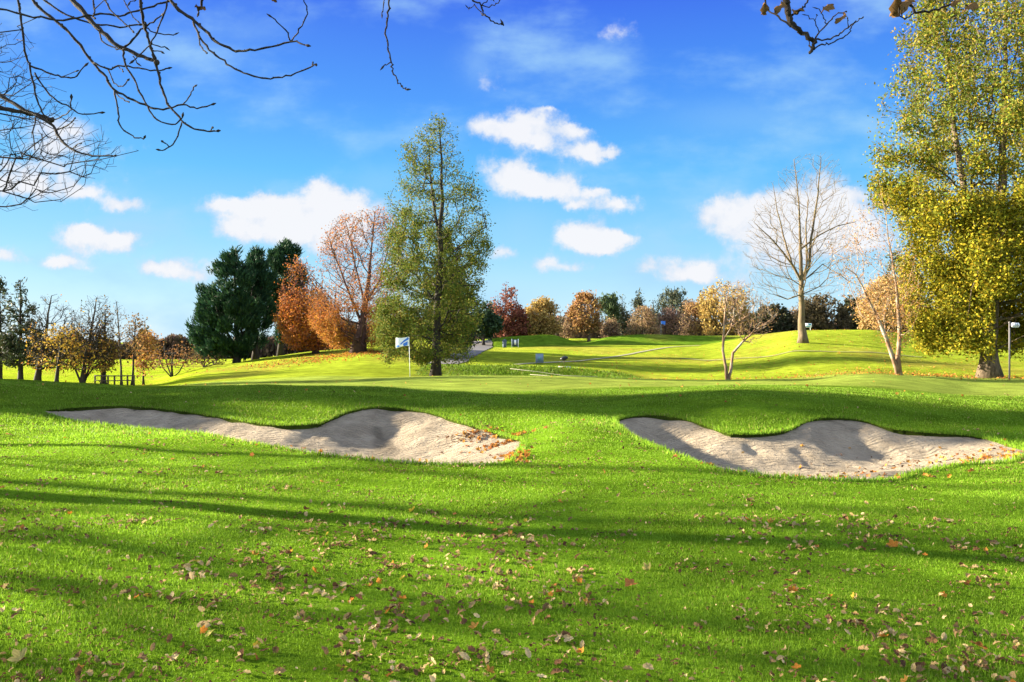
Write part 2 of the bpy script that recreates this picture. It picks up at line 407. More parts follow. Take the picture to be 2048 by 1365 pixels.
def build_ground():
    Ys = [2.4]
    while Ys[-1] < 27: Ys.append(Ys[-1] * (1.0042 if 8 < Ys[-1] < 21 else 1.0065))
    while Ys[-1] < 160: Ys.append(Ys[-1] * 1.010)
    while Ys[-1] < 3500: Ys.append(Ys[-1] * 1.06)
    Ys = np.array(Ys)
    us = np.concatenate([np.linspace(-3.2, -.82, 50, endpoint=False), np.linspace(-.82, .82, 420, endpoint=False), np.linspace(.82, 3.2, 51)])
    U, YY = np.meshgrid(us, Ys)
    X = (U * YY).ravel(); Yv = YY.ravel(); nr, nc = YY.shape
    sel = (Yv > 7) & (Yv < 24) & (np.abs(X / Yv) < .8)
    cell = .0045 * Yv
    for p in POLYS:
        ii = np.where(sel)[0]
        d, bx, by = near_poly(p, X[ii], Yv[ii])
        k = d < cell[ii] * .66
        X[ii[k]] = bx[k]; Yv[ii[k]] = by[k]
    Zv = H(X, Yv)
    i = np.arange(nr - 1)[:, None] * nc; j = np.arange(nc - 1)[None, :]
    q = np.stack([i + j, i + j + 1, i + nc + j + 1, i + nc + j], -1).reshape(-1, 4)
    cx = X[q].mean(1); cy = Yv[q].mean(1)
    sand_of = np.full(len(q), -1)
    cand = np.where((cy > 7) & (cy < 24) & (np.abs(cx / cy) < .8))[0]
    for b, p in enumerate(POLYS):
        sand_of[cand[inside(p, cx[cand], cy[cand])]] = b
    # near sheet round the camera
    gx = np.linspace(-400, 400, 120); gy = np.concatenate([np.linspace(-300, -8, 30), np.linspace(-7, 2.4, 14)])
    verts = np.stack([X, Yv, Zv], 1)
    GX, GY = np.meshgrid(us * 2.4, np.linspace(-40, 2.4, 30))
    nv = np.stack([GX.ravel(), GY.ravel(), np.zeros(GX.size)], 1); r2, c2 = GX.shape
    nv[:, 2] = -.0 + np.where(np.isclose(nv[:, 1], 2.4), H(nv[:, 0], nv[:, 1]), 0)
    i2 = np.arange(r2 - 1)[:, None] * c2; j2 = np.arange(c2 - 1)[None, :]
    q2 = np.stack([i2 + j2, i2 + j2 + 1, i2 + c2 + j2 + 1, i2 + c2 + j2], -1).reshape(-1, 4) + len(verts)
    allv = np.concatenate([verts, nv])
    gq = q[sand_of < 0]
    cols = turf_color(allv[:, 0], allv[:, 1])
    # lips: strips of soil between turf edge and sand edge
    lipq, lipv = [], []
    lip_pts = []
    for b, p in enumerate(POLYS):
        sq = q[sand_of == b]
        used = np.unique(sq)
        mp = -np.ones(len(verts), int); mp[used] = np.arange(len(used))
        e = np.concatenate([sq[:, [0, 1]], sq[:, [1, 2]], sq[:, [2, 3]], sq[:, [3, 0]]])
        key = np.sort(e, 1); _, idx, cnt = np.unique(key, axis=0, return_index=True, return_counts=True)
        be = e[idx[cnt == 1]]
        bset = np.unique(be)
        x, y = verts[used, 0], verts[used, 1]
        d, nx, ny = near_poly(p, x, y)
        isb = np.isin(used, bset); d[isb] = 0
        # 0 at the near edge, 1 at the back edge of the bunker
        xs_ = np.linspace(p[:, 0].min(), p[:, 0].max(), 240); lo_, hi_ = [], []
        for xx in xs_:
            k_ = (p[:, 0] - xx) * (np.roll(p[:, 0], -1) - xx) <= 0
            yy_ = p[k_, 1] if k_.any() else p[:, 1]
            lo_.append(yy_.min()); hi_.append(yy_.max())
        sb = np.clip((y - np.interp(x, xs_, lo_)) / np.maximum(np.interp(x, xs_, hi_) - np.interp(x, xs_, lo_), .3), 0, 1)
        sb = sb * sb * (3 - 2 * sb)
        step = (.012 + .055 * sb) * (.45 + 1.0 * vnoise(x, y, .45, 91)); floor = .24 + .12 * sb
        sm = np.clip(d / 1.7, 0, 1); sm = sm * sm * (3 - 2 * sm)
        z = verts[used, 2] - step - floor * sm
        z = z + (.03 * (vnoise(x, y, .55, 21) - .5) + .05 * (vnoise(x, y, 1.4, 22) - .5) + .03 * (vnoise(x, y, .2, 23) - .5) - .035 * np.clip(vnoise(x, y, .27, 24) * 3 - 2.0, 0, 1)) * np.clip(d / .3, 0, 1)
        sv = np.stack([x, y, z], 1)
        sc_ = np.ones((len(used), 3)) * (.86 + .28 * vnoise(x, y, .9, 25))[:, None]
        a_ = hit(752, 835); b_ = hit(775, 872)            # damp dark streak on the back face
        tt = np.clip(((x - a_[0]) * (b_ - a_)[0] + (y - a_[1]) * (b_ - a_)[1]) / ((b_ - a_) @ (b_ - a_)), 0, 1)
        dd_ = np.hypot(x - a_[0] - tt * (b_ - a_)[0], y - a_[1] - tt * (b_ - a_)[1]) + .25 * (vnoise(x, y, .35, 26) - .5)
        sc_ = sc_ * (1 - .42 * np.clip((.12 + .22 * tt - dd_) / .12, 0, 1))[:, None] * np.array([1, .98, .95])
        me = make_mesh('sand_bunker', sv, [mp[sq]], SAND, sc_, smooth=True)
        o = link('sand_bunker', me)
        tag(o, ['long sand bunker left of the grass ridge, with red leaves at its right end', 'sand bunker right of the grass ridge, scattered with orange leaves'][b], 'bunker', kind='structure')
        # lip strip
        base = len(allv) + sum(len(a) for a in lipv)
        a0, a1 = be[:, 0], be[:, 1]
        lv = np.concatenate([verts[a0], verts[a1], sv[mp[a1]], sv[mp[a0]]])
        m = len(be)
        ar = np.arange(m)
        lv[:, 2] += np.concatenate([np.zeros(2 * m), np.full(2 * m, -.02)])
        lipv.append(lv); lipq.append(np.stack([ar, ar + m, ar + 2 * m, ar + 3 * m], 1) + base)
        lip_pts.append(verts[bset])
    lv = np.concatenate(lipv)
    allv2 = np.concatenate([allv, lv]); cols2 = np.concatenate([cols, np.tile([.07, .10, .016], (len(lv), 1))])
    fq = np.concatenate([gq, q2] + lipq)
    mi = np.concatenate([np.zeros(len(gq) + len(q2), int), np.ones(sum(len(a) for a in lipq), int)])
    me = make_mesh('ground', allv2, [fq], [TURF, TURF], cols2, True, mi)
    o = link('ground', me)
    tag(o, 'mown grass of the golf course, lawn, putting green, fairway and fields', 'grass', kind='structure')
    return np.concatenate(lip_pts)


LIP = build_ground()


# ------------------------------------------------------------------ standing grass (blades)
def build_grass():
    P_, S_ = [], []
    def zone(y0, y1, dens, w, h, umax=.76):
        A = umax * (y1**2 - y0**2); n = int(A * dens)
        y = np.sqrt(rng.random(n) * (y1**2 - y0**2) + y0**2); x = (rng.random(n) * 2 - 1) * umax * y
        k = ~in_bunker(x, y)
        x, y = x[k], y[k]
        # thin the sheet so that it grows in tufts
        keep = rng.random(len(x)) < .35 + 1.1 * vnoise(x, y, .11, 31) * (.5 + vnoise(x, y, .9, 32))
        x, y = x[keep], y[keep]
        P_.append(np.stack([x, y], 1)); S_.append(np.stack([np.full(len(x), w), np.full(len(x), h)], 1))
    zone(3.2, 5.5, 9500, .0031, .025)
    zone(5.5, 8.5, 5200, .0041, .025)
    zone(8.5, 12, 2300, .0066, .026)
    zone(12, 16, 1000, .0105, .027)
    zone(16, 23.5, 420, .017, .030)
    # shaggier grass on the bunker banks and along the lips
    n = 90000
    y = rng.random(n) * 9 + 13.5; x = (rng.random(n) * 2 - 1) * .7 * y
    d = np.full(n, 1e9)
    for p in POLYS: d = np.minimum(d, near_poly(p[::3], x, y)[0])
    k = (~in_bunker(x, y)) & (rng.random(n) < np.exp(-d / .8) * .9)
    x, y = x[k], y[k]
    P_.append(np.stack([x, y], 1)); S_.append(np.stack([np.full(len(x), .012), .05 + .03 * rng.random(len(x))], 1))
    i = rng.integers(0, len(LIP), 30000); q = LIP[i][:, :2] + rng.normal(0, .03, (30000, 2))
    P_.append(q); S_.append(np.stack([np.full(len(q), .011), .025 + .075 * rng.random(len(q))**2], 1))
    # rank grass of the ditch bank
    n = 9000; y = rng.uniform(53, 60, n); x = rng.uniform(-6.5, 9, n)
    P_.append(np.stack([x, y], 1)); S_.append(np.stack([np.full(n, .05), .05 + .16 * rng.random(n)], 1))
    p = np.concatenate(P_); s = np.concatenate(S_); n = len(p)
    x, y = p[:, 0], p[:, 1]; z = H(x, y) - .004
    w = s[:, 0] * rng.uniform(.7, 1.3, n); h = s[:, 1] * rng.uniform(.45, 1.25, n) * (.7 + .6 * vnoise(x, y, 1.3, 33))
    th = rng.random(n) * 2 * np.pi; side = np.stack([np.cos(th), np.sin(th), np.zeros(n)], 1)
    la = rng.random(n) * 2 * np.pi; le = np.abs(rng.normal(.35, .35, n))
    lean = np.stack([np.cos(la) * le, np.sin(la) * le, np.ones(n)], 1); lean /= np.linalg.norm(lean, axis=1)[:, None]
    lean2 = lean + np.stack([np.cos(la), np.sin(la), np.zeros(n)], 1) * .45 * le[:, None]; lean2 /= np.linalg.norm(lean2, axis=1)[:, None]
    b = np.stack([x, y, z], 1); W = side * w[:, None] / 2
    mid = b + lean * (h * .55)[:, None]; tip = mid + lean2 * (h * .5)[:, None]
    V = np.stack([b - W, b + W, mid + W * .75, mid - W * .75, tip], 1).reshape(-1, 3)
    o = np.arange(n)[:, None] * 5
    q = o + np.array([0, 1, 2, 3]); t = o + np.array([3, 2, 4])
    c = np.tile([.18, .31, .019], (n, 1)) * (0.6 + .75 * rng.random(n))[:, None]
    yl = rng.random(n) < .03 + .10 * np.clip(vnoise(x, y, .8, 36) * 2 - 1, 0, 1); c[yl] = np.array([.32, .28, .07]) * (.7 + .6 * rng.random(yl.sum()))[:, None]
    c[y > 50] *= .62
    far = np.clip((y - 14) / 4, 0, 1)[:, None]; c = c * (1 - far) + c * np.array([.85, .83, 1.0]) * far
    c *= (0.70 + .35 * vnoise(x, y, 1.7, 34) + .30 * vnoise(x, y, .23, 35))[:, None]
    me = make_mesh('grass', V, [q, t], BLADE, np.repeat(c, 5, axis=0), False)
    tag(link('grass', me), 'short green grass blades of the lawn in front of and around the bunkers', 'grass', kind='stuff')


build_grass()


# ------------------------------------------------------------------ tree builder
def sample_profile(prof, Y0, n, depth=1.0, shell=.35, tilt=0):
    """random points inside a crown whose outline at distance Y0 is prof = [(y, left, right)]"""
    pr = np.array(prof, float); ys = np.linspace(pr[0, 0], pr[-1, 0], 200)
    Lp = np.interp(ys, pr[:, 0], pr[:, 1]); Rp = np.interp(ys, pr[:, 0], pr[:, 2])
    wt = (Rp - Lp)**1.6; cd = np.cumsum(wt); cd /= cd[-1]
    y = np.interp(rng.random(n), np.concatenate([[0], cd]), np.concatenate([[ys[0]], ys]))
    l = np.interp(y, pr[:, 0], pr[:, 1]); r = np.interp(y, pr[:, 0], pr[:, 2]); xc = (l + r) / 2; hw = (r - l) / 2
    rad = rng.random(n)**(0.5 - .25 * shell); th = rng.random(n) * 2 * np.pi
    px = xc + hw * rad * np.cos(th); dp = hw * rad * np.sin(th) * depth / F * Y0
    w = np.stack([(px - CX) / F * Y0, Y0 + dp, EYE - (y - HZ) / F * Y0], 1)
    return w


def grow(skel, targets, bf=.35, seg=.6, jit=.05, sag=-.05, zmin=-99, down=.8):
    """skel: list of (points, radii, parent node or None). Branches join each target to the nearest good node."""
    cap = sum(len(s[0]) for s in skel) + 16 * len(targets) + 10
    pos = np.zeros((cap, 3)); par = -np.ones(cap, int); pl = np.zeros(cap); rk = np.zeros(cap); ok = np.zeros(cap, bool); n = 0
    for pts, rad, pa in skel:
        prev = pa if pa is not None else -1
        for p, r in zip(pts, rad):
            pos[n] = p; par[n] = prev; rk[n] = r
            pl[n] = 0 if prev < 0 else pl[prev] + np.linalg.norm(pos[n] - pos[prev])
            ok[n] = p[2] > zmin; prev = n; n += 1
    ns = n
    if len(targets):
        d0 = np.min(np.linalg.norm(targets[:, None, :] - pos[None, :ns, :], axis=2), axis=1)
        order = np.argsort(d0 * rng.uniform(.6, 1.4, len(d0)))
        for t in targets[order]:
            if n + 15 > cap: break
            df = t - pos[:n]; d = np.sqrt((df * df).sum(1))
            cost = d + bf * pl[:n] + down * np.maximum(0, -df[:, 2] + .15 * d) + np.where(ok[:n], 0, 1e6)
            i = int(np.argmin(cost)); L = d[i]
            k = int(min(12, max(1, round(L / seg))))
            a = pos[i].copy(); bend = rng.normal(0, jit, 3) * L; bend[2] += sag * L; prev = i
            for m in range(1, k + 1):
                f = m / k
                pos[n] = a + (t - a) * f + bend * math.sin(math.pi * f) + (rng.normal(0, .035 * seg, 3) if m < k else 0)
                par[n] = prev; pl[n] = pl[prev] + L / k; ok[n] = True; prev = n; n += 1
    return pos[:n], par[:n], rk[:n], ns


def tree_mesh(mb, pos, par, rk, ns, rtip, rmax, e=.46, sides=(9, 6, 4, 3), wob=.05):
    n = len(pos); cnt = np.zeros(n); nch = np.zeros(n, int)
    for i in range(n - 1, -1, -1):
        if nch[i] == 0: cnt[i] = 1
        if par[i] >= 0: cnt[par[i]] += cnt[i]; nch[par[i]] += 1
    r = rtip * cnt**e
    r = np.minimum(r, rmax)
    r = np.where(rk > 0, np.maximum(rk, np.minimum(r, rk * 1.15)), r)
    main = -np.ones(n, int); best = np.zeros(n)
    for i in range(n):
        p = par[i]
        if p >= 0:
            sc = cnt[i] + (1e6 if (i < ns and i == p + 1) else 0)
            if sc > best[p]: best[p] = sc; main[p] = i
    for i in range(n):
        p = par[i]
        if p >= 0 and main[p] == i: continue
        ch = [i]
        while main[ch[-1]] >= 0: ch.append(main[ch[-1]])
        pts = pos[ch]; rr = r[ch].copy()
        if p >= 0:
            pts = np.concatenate([pos[p:p + 1], pts]); rr = np.concatenate([[min(r[p] * .8, rr[0] * 1.15)], rr])
        elif len(pts) < 2: continue
        if len(pts) < 2: continue
        R = rr[0]
        s = sides[0] if R > .18 else sides[1] if R > .06 else sides[2] if R > .025 else sides[3]
        mb.tube(pts, rr, s, wob if R > .06 else 0)
    return r, cnt


def leaf_quads(c, size, col, dirs=None, aspect=.55, bend=0):
    n = len(c)
    if dirs is None:
        u = rng.normal(0, 1, (n, 3))
    else:
        u = dirs + rng.normal(0, .45, (n, 3))
    u /= np.linalg.norm(u, axis=1)[:, None]
    v = rng.normal(0, 1, (n, 3)); w = np.cross(u, v); w /= np.linalg.norm(w, axis=1)[:, None] + 1e-9
    s = size * rng.uniform(.6, 1.35, n)
    a = u * s[:, None]; b = w * (s * aspect)[:, None]
    V = np.stack([c - a, c - a * .05 + b, c + a, c - a * .05 - b], 1).reshape(-1, 3)
    q = np.arange(n)[:, None] * 4 + np.arange(4)
    return V, q, np.repeat(col, 4, axis=0)


def leaves_on(pos, par, ns, cnt, n, spread, maxcnt=3, weight=None, clump=0):
    tw = np.where((np.arange(len(pos)) >= ns) & (cnt <= maxcnt))[0]
    if weight is not None:
        w = weight(pos[tw]); w = np.clip(w, 0, None)
    else: w = np.ones(len(tw))
    q = pos[tw]; cl = vnoise(q[:, 0] * .8 + q[:, 2] * .55 + 500, q[:, 1] * .6 + q[:, 2] * .8 + 500, clump, 71) if clump else .6
    w = w * np.clip(cl * 2.0 - .45, .12, 2)
    if w.sum() <= 0: w = np.ones(len(tw))
    i = rng.choice(tw, n, p=w / w.sum()); f = rng.random(n)[:, None]
    a = pos[np.maximum(par[i], 0)]; b = pos[i]
    d = b - a; d = d / (np.linalg.norm(d, axis=1)[:, None] + 1e-9)
    return a + (b - a) * f + rng.normal(0, 1, (n, 3)) * spread, d


def palette(n, cols, var=.3):
    cols = np.array(cols, float); i = rng.integers(0, len(cols), n); f = rng.random(n)[:, None]
    j = rng.integers(0, len(cols), n)
    return (cols[i] * f + cols[j] * (1 - f)) * (1 - var / 2 + var * rng.random(n))[:, None]


def skel_px(px, Y, r0, r1, parent=None, dy=None):
    pts = np.array([P(a, b, Y + (0 if dy is None else dy * k / max(1, len(px) - 1))) for k, (a, b) in enumerate(px)])
    # densify
    out = [pts[0]]
    for a, b in zip(pts[:-1], pts[1:]):
        m = max(1, int(np.linalg.norm(b - a) / .7))
        for k in range(1, m + 1): out.append(a + (b - a) * k / m)
    out = np.array(out); n = len(out)
    out[1:-1] += rng.normal(0, .025, (n - 2, 3))
    return out, np.linspace(r0, r1, n), parent


def tree(name, label, Y, base, trunk, prof, r0, rtop, ntar, nleaf=0, leaf=.1, cols=None, bark=None, limbs=(), bf=.35, rtip=.015, rmax=None, sag=-.05, seg=.7,
         spread=.12, depth=1.0, weight=None, group=None, cat='tree', leafmat=None, shell=.35, zmin_px=None, dirf=None, flare=1.5, down=.8, colf=None, maxcnt=3, aspect=.55, jit=.06, extra=None, crown='crown', cut=None, taper=1.0, e=.46, clump=0.0, gaps=0.0):
    """trunk: [(px,py)...] from base upwards; limbs: list of (attach index in trunk list, [(px,py)...], r0, r1, depth offset)"""
    bx = (base[0] - CX) / F * Y; bz = Hs(bx, Y)
    root = empty(name, (bx, Y, bz), label, cat, group)
    tp = [(base[0], HZ + (EYE - (bz - .15)) * F / Y)] + list(trunk)
    sk, rr, _ = skel_px(tp, Y, r0, rtop)
    rr = rtop + (r0 - rtop) * np.linspace(1, 0, len(rr))**taper
    h = sk[:, 2] - bz; rr = rr * (1 + (flare - 1) * np.exp(-np.clip(h, 0, None) / (r0 * 1.6)))
    skel = [(sk, rr, None)]; n0 = len(sk); tot = n0
    ends = []
    for at, pts, a, b, dz in limbs:
        pp = P(*tp[at], Y); k = int(np.argmin(np.linalg.norm(sk - pp, axis=1)))
        s2, r2, _ = skel_px([tp[at]] + list(pts), Y, a, b, None, dz)
        s2 = s2[1:]; r2 = r2[1:]
        s2[0] = s2[0] * .6 + sk[k] * .4
        skel.append((s2, r2, k)); tot += len(s2)
    T = sample_profile(prof, Y, ntar, depth, shell) if ntar else np.zeros((0, 3))
    if gaps and ntar:
        g_ = vnoise(T[:, 0] + .5 * T[:, 2] + 700, T[:, 2] * .9 + .6 * T[:, 1] + 700, gaps, 77) * .6 + vnoise(T[:, 0] * .6 + T[:, 1] * .7 + 700, T[:, 2] + 700, gaps * .8, 78) * .4
        T = T[rng.random(len(T)) < np.clip((g_ - .30) * 5, .14, 1)]
    if extra is not None: T = np.concatenate([T, extra])
    zmin = bz + .5 if zmin_px is None else P(0, zmin_px, Y)[2]
    T = T[T[:, 2] > bz + .25] if len(T) else T
    pos, par, rk, ns = grow(skel, T, bf, seg, jit, sag, zmin, down)
    mb = MB()
    r, cnt = tree_mesh(mb, pos, par, rk, ns, rtip, rmax if rmax else r0 * .55, e)
    mb.obj('trunk', bark or BARK_GREY, root, True, (bx, Y, bz))
    if nleaf:
        c, d = leaves_on(pos, par, ns, cnt, nleaf, spread, maxcnt, weight, clump)
        keep = c[:, 2] > bz + .3
        if cut is not None: keep &= cut(c)
        c, d = c[keep], d[keep]
        cc = palette(len(c), cols)
        if colf is not None: cc = colf(c, cc)
        if Y > 97: cc = cc * .72 + cc.mean(1)[:, None] * np.array([.30, .26, .20])  # far leaf colours muted toward brown, in place of haze in the air
        dd = dirf(c, d) if dirf else None
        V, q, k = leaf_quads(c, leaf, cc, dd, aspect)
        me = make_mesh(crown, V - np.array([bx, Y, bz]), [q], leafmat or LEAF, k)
        link(crown, me, root)
    return root


# ---- palettes (real leaf colours)
ALDER = [(.105, .14, .018), (.155, .165, .022), (.06, .10, .018), (.19, .15, .03), (.075, .115, .018)]
LIME = [(.21, .21, .014), (.32, .26, .014), (.15, .17, .016), (.34, .24, .018), (.12, .13, .016)]
LIMEUP = [(.13, .17, .02), (.20, .14, .03), (.09, .14, .02), (.22, .17, .03), (.12, .16, .02)]
COPPER = [(.40, .13, .02), (.46, .20, .02), (.34, .09, .03), (.42, .16, .05)]
ORANGE = [(.38, .18, .03), (.34, .13, .03), (.42, .25, .04), (.24, .11, .04)]
YELLOW = [(.44, .27, .03), (.38, .21, .03), (.46, .33, .04), (.28, .18, .04)]
RED = [(.22, .04, .03), (.27, .07, .03), (.13, .035, .03), (.28, .10, .03)]
CYP = [(.018, .05, .022), (.028, .07, .028), (.014, .036, .02), (.04, .085, .03)]
PINE = [(.06, .085, .05), (.08, .11, .05), (.045, .06, .04), (.10, .10, .05)]
DARKG = [(.03, .045, .016), (.045, .055, .018), (.055, .045, .022), (.025, .03, .014)]
BUSH = [(.30, .17, .08), (.34, .22, .10), (.25, .13, .07), (.36, .24, .07)]
up_out = lambda c, d: d + np.array([0, 0, .8])
def plume(X, Y):
    def f(c, d):
        o = c - np.array([X, Y, 0]); o[:, 2] = 0; o /= np.linalg.norm(o, axis=1)[:, None] + .3
        return o * .9 + d * .4 + np.array([0, 0, .9])
    return f

# ------------------------------------------------------------------ the middle alder
tree('alder_tree', 'tall green and yellow tree with a straight dark trunk behind the near flag', 46, (871, 752),
     [(873, 690), (876, 610), (880, 540), (879, 480), (884, 400), (883, 320), (880, 262), (878, 238)],
     [(238, 858, 896), (265, 832, 920), (300, 806, 940), (340, 798, 955), (400, 782, 975), (450, 778, 980), (500, 762, 985), (550, 758, 975), (600, 748, 972), (640, 742, 962), (670, 744, 948), (700, 762, 940), (722, 780, 935)],
     .27, .02, 1500, 66000, .060, ALDER, BARK_DARK, limbs=[(4, [(868, 420), (860, 340), (857, 285)], .11, .02, .5), (3, [(910, 500), (935, 480)], .07, .02, -.8), (2, [(840, 560), (815, 530)], .07, .02, -.6)],
     bf=.22, rtip=.012, seg=.55, clump=.45, gaps=1.5, spread=.19, zmin_px=720, maxcnt=4, down=.5, shell=.8,
     cut=lambda c: ~((c[:, 1] < 46) & (np.abs(CX + F * c[:, 0] / c[:, 1] - 876) < 8) & (c[:, 2] < 9.5) & (rng.random(len(c)) < .6)),
     weight=lambda p: .42 + 1.0 * np.clip((10 - p[:, 2]) / 8, 0, 1) * np.where(p[:, 0] < -4, 1.3, .6),
     extra=np.array([P(930, 716, 45.5), P(935, 724, 45.3), P(922, 712, 45.6), P(940, 718, 45.4)]))

# ------------------------------------------------------------------ the big tree on the right
tree('lime_tree', 'huge yellow-green tree with a flared pale trunk beside the marker post', 46, (1977, 757),
     [(1978, 690), (1984, 610), (1990, 540), (2002, 440), (2006, 300), (2010, 150), (2012, 0), (2015, -110)],
     [(-150, 1910, 2100), (0, 1832, 2200), (60, 1815, 2220), (130, 1797, 2240), (200, 1772, 2250), (260, 1745, 2250), (320, 1748, 2260), (380, 1772, 2260), (440, 1800, 2270), (500, 1828, 2270), (560, 1822, 2270), (620, 1826, 2260), (660, 1838, 2240), (688, 1856, 2200), (702, 1900, 2120)],
     .42, .04, 3300, 280000, .090, LIME, BARK_OAK, limbs=[(3, [(1955, 480), (1928, 380), (1908, 250), (1896, 130), (1886, 0), (1880, -110)], .22, .04, 1.5), (3, [(2060, 450), (2110, 300), (2135, 120), (2150, 0)], .22, .05, -1.0), (2, [(1930, 590), (1880, 580)], .13, .04, -2.0), (2, [(2040, 600), (2100, 590)], .13, .04, -1.5)],
     bf=.22, rtip=.013, seg=.8, spread=.33, zmin_px=690, flare=1.9, taper=1.3, maxcnt=4, down=.5, depth=.8, clump=.9, gaps=1.7, shell=.75, cut=lambda c: ~((c[:, 1] < 45.5) & (CX + F * c[:, 0] / c[:, 1] > 1990) & (c[:, 2] < 3.9)),
     weight=lambda p: .62 + 1.5 * np.clip((11.5 - p[:, 2]) / 6, 0, 1),
     colf=lambda c, k: np.where((rng.random(len(c)) < np.clip((c[:, 2] - 8) / 7, 0, .85))[:, None], palette(len(c), LIMEUP), k))

# ------------------------------------------------------------------ beech, copper tree and cypresses on the left rise
tree('beech_tree', 'broad copper beech with a stout trunk, bare reddish twigs on top and orange leaves below', 75, (717, 705),
     [(720, 680), (724, 650), (730, 610), (737, 560), (742, 500), (748, 450), (750, 425)],
     [(416, 735, 772), (440, 672, 795), (470, 648, 812), (520, 634, 822), (560, 622, 830), (600, 612, 835), (640, 622, 830), (670, 640, 815), (694, 668, 775)],
     .54, .05, 4200, 46000, .078, COPPER + [(.22, .11, .04), (.27, .13, .03), (.17, .085, .035)], TWIG_RED, limbs=[(2, [(704, 600), (684, 550), (665, 500), (655, 470)], .17, .02, -1), (3, [(760, 560), (776, 500), (785, 460)], .15, .02, 1), (2, [(690, 640), (660, 625)], .12, .03, -2), (3, [(712, 540), (700, 480), (690, 440)], .15, .02, 2)], taper=1.9, e=.41,
     bf=.3, rtip=.0125, rmax=.16, seg=.7, jit=.04, down=1.4, spread=.25, zmin_px=690, flare=1.7, maxcnt=3, shell=.6,
     cut=lambda c: ~((np.abs(c[:, 0] + 14.2) < 1.3) & (c[:, 1] < 75.5) & (c[:, 2] < 4.2)),
     gaps=2.0, weight=lambda p: .13 + np.clip((5.4 - p[:, 2]) / 1.8, 0, 1),
     colf=lambda c, k: np.where((rng.random(len(c)) < np.clip((4.2 - c[:, 2]) / 4, 0, .8))[:, None], palette(len(c), ORANGE), k))
tree('copper_tree', 'smaller orange and rust leafed tree between the dark cypresses and the broad beech', 82, (632, 704),
     [(628, 670), (618, 620), (606, 570), (598, 530)],
     [(515, 580, 615), (545, 568, 632), (590, 560, 655), (640, 558, 668), (675, 562, 668), (697, 585, 655)],
     .28, .04, 1100, 26000, .10, COPPER + [(.22, .10, .06)], TWIG_RED, limbs=[(2, [(640, 600), (645, 560)], .14, .04, 1)], bf=.25, rtip=.02, spread=.3, zmin_px=695,
     weight=lambda p: .12 + np.clip((7.2 - p[:, 2]) / 3, 0, 1))
for nm, Y, base, trunk, prof, n, nl in (
        ('large many-topped dark green cypress, leftmost of the three evergreens on the rise', 85, (474, 726), [(474, 700), (472, 640), (470, 560), (466, 515)],
         [(503, 462, 480), (520, 440, 492), (545, 420, 510), (575, 408, 516), (610, 392, 520), (640, 384, 520), (675, 382, 512), (700, 398, 502), (712, 420, 490)], 300, 21000),
        ('narrow dark cypress with a bare lower trunk, standing between two other evergreens', 88, (511, 722), [(511, 690), (512, 620), (513, 540), (513, 505)],
         [(498, 508, 522), (520, 495, 540), (560, 488, 552), (620, 486, 548), (660, 492, 540), (688, 500, 528)], 200, 11000),
        ('dark cypress with the highest top, next to the rust coloured tree', 92, (562, 718), [(562, 690), (565, 620), (568, 540), (570, 492)],
         [(482, 562, 582), (500, 540, 600), (540, 530, 612), (590, 532, 608), (640, 538, 598), (680, 548, 590)], 240, 12000)):
    extra = []
    if Y == 85: extra = [((472, 690), [(440, 640), (425, 590)]), ((472, 690), [(500, 640), (505, 570)])]
    tree('cypress_tree', nm, Y, base, trunk, prof, .34, .05, n * 2, int(nl * 1.3), .30, CYP, BARK_DARK, limbs=[(1, pts, .16, .04, -1.5 + 3 * i) for i, (_, pts) in enumerate(extra)], bf=.18, rtip=.025, spread=.22,
         leafmat=NEEDLE, dirf=plume((base[0] - CX) / F * Y, Y), aspect=.2, shell=.7, clump=.9, gaps=1.6, zmin_px=712, group='three dark cypresses', maxcnt=5, down=.2)

tree('dark_tree', 'dense dark green tree close behind the tall green and yellow tree', 72, (893, 718), [(893, 690), (893, 620), (893, 540), (893, 480)],
     [(462, 880, 902), (500, 866, 920), (560, 850, 938), (620, 838, 955), (670, 842, 960), (700, 860, 945)], .22, .03, 420, 9000, .15, DARKG, BARK_DARK, bf=.22, rtip=.02, spread=.25, leafmat=NEEDLE, zmin_px=712)
tree('dark_tree', 'dark evergreen at the bend of the tarmac path, mostly hidden by nearer trees', 113, (900, 690), [(900, 660), (898, 600), (897, 560)],
     [(545, 892, 902), (580, 872, 922), (630, 858, 936), (680, 860, 934)], .3, .05, 300, 9000, .26, DARKG, BARK_DARK, bf=.22, rtip=.03, spread=.3, leafmat=NEEDLE, zmin_px=684)

# ------------------------------------------------------------------ the bare tree and the two multi-stemmed trees on the right
tree('bare_tree', 'tall leafless tree with a pale straight trunk and fanning limbs on the right-hand slope', 75, (1606, 686),
     [(1604, 640), (1603, 590), (1603, 565), (1601, 500), (1599, 440), (1596, 390), (1590, 340), (1588, 320)],
     [(308, 1600, 1668), (340, 1555, 1684), (380, 1528, 1694), (430, 1498, 1704), (480, 1484, 1708), (530, 1490, 1712), (570, 1510, 1690), (598, 1540, 1660)],
     .37, .03, 1900, 0, .1, None, BARK_PALE,
     limbs=[(3, [(1588, 535), (1566, 505), (1540, 475), (1508, 445)], .13, .02, -1.5), (3, [(1584, 530), (1566, 470), (1554, 420), (1546, 370)], .12, .02, 1), (3, [(1618, 535), (1622, 480), (1634, 400), (1638, 350), (1642, 315)], .15, .03, -.5),
            (3, [(1614, 530), (1612, 460), (1616, 400)], .12, .03, 2), (4, [(1640, 470), (1675, 452), (1712, 444)], .09, .03, 1), (2, [(1575, 598), (1555, 592)], .07, .03, -1), (3, [(1645, 530), (1680, 550), (1700, 565)], .07, .025, -2)],
     bf=.42, rtip=.0092, rmax=.085, seg=.8, zmin_px=600, sag=-.05, flare=1.6, shell=.5, taper=1.5, e=.40, down=1.6, jit=.035)
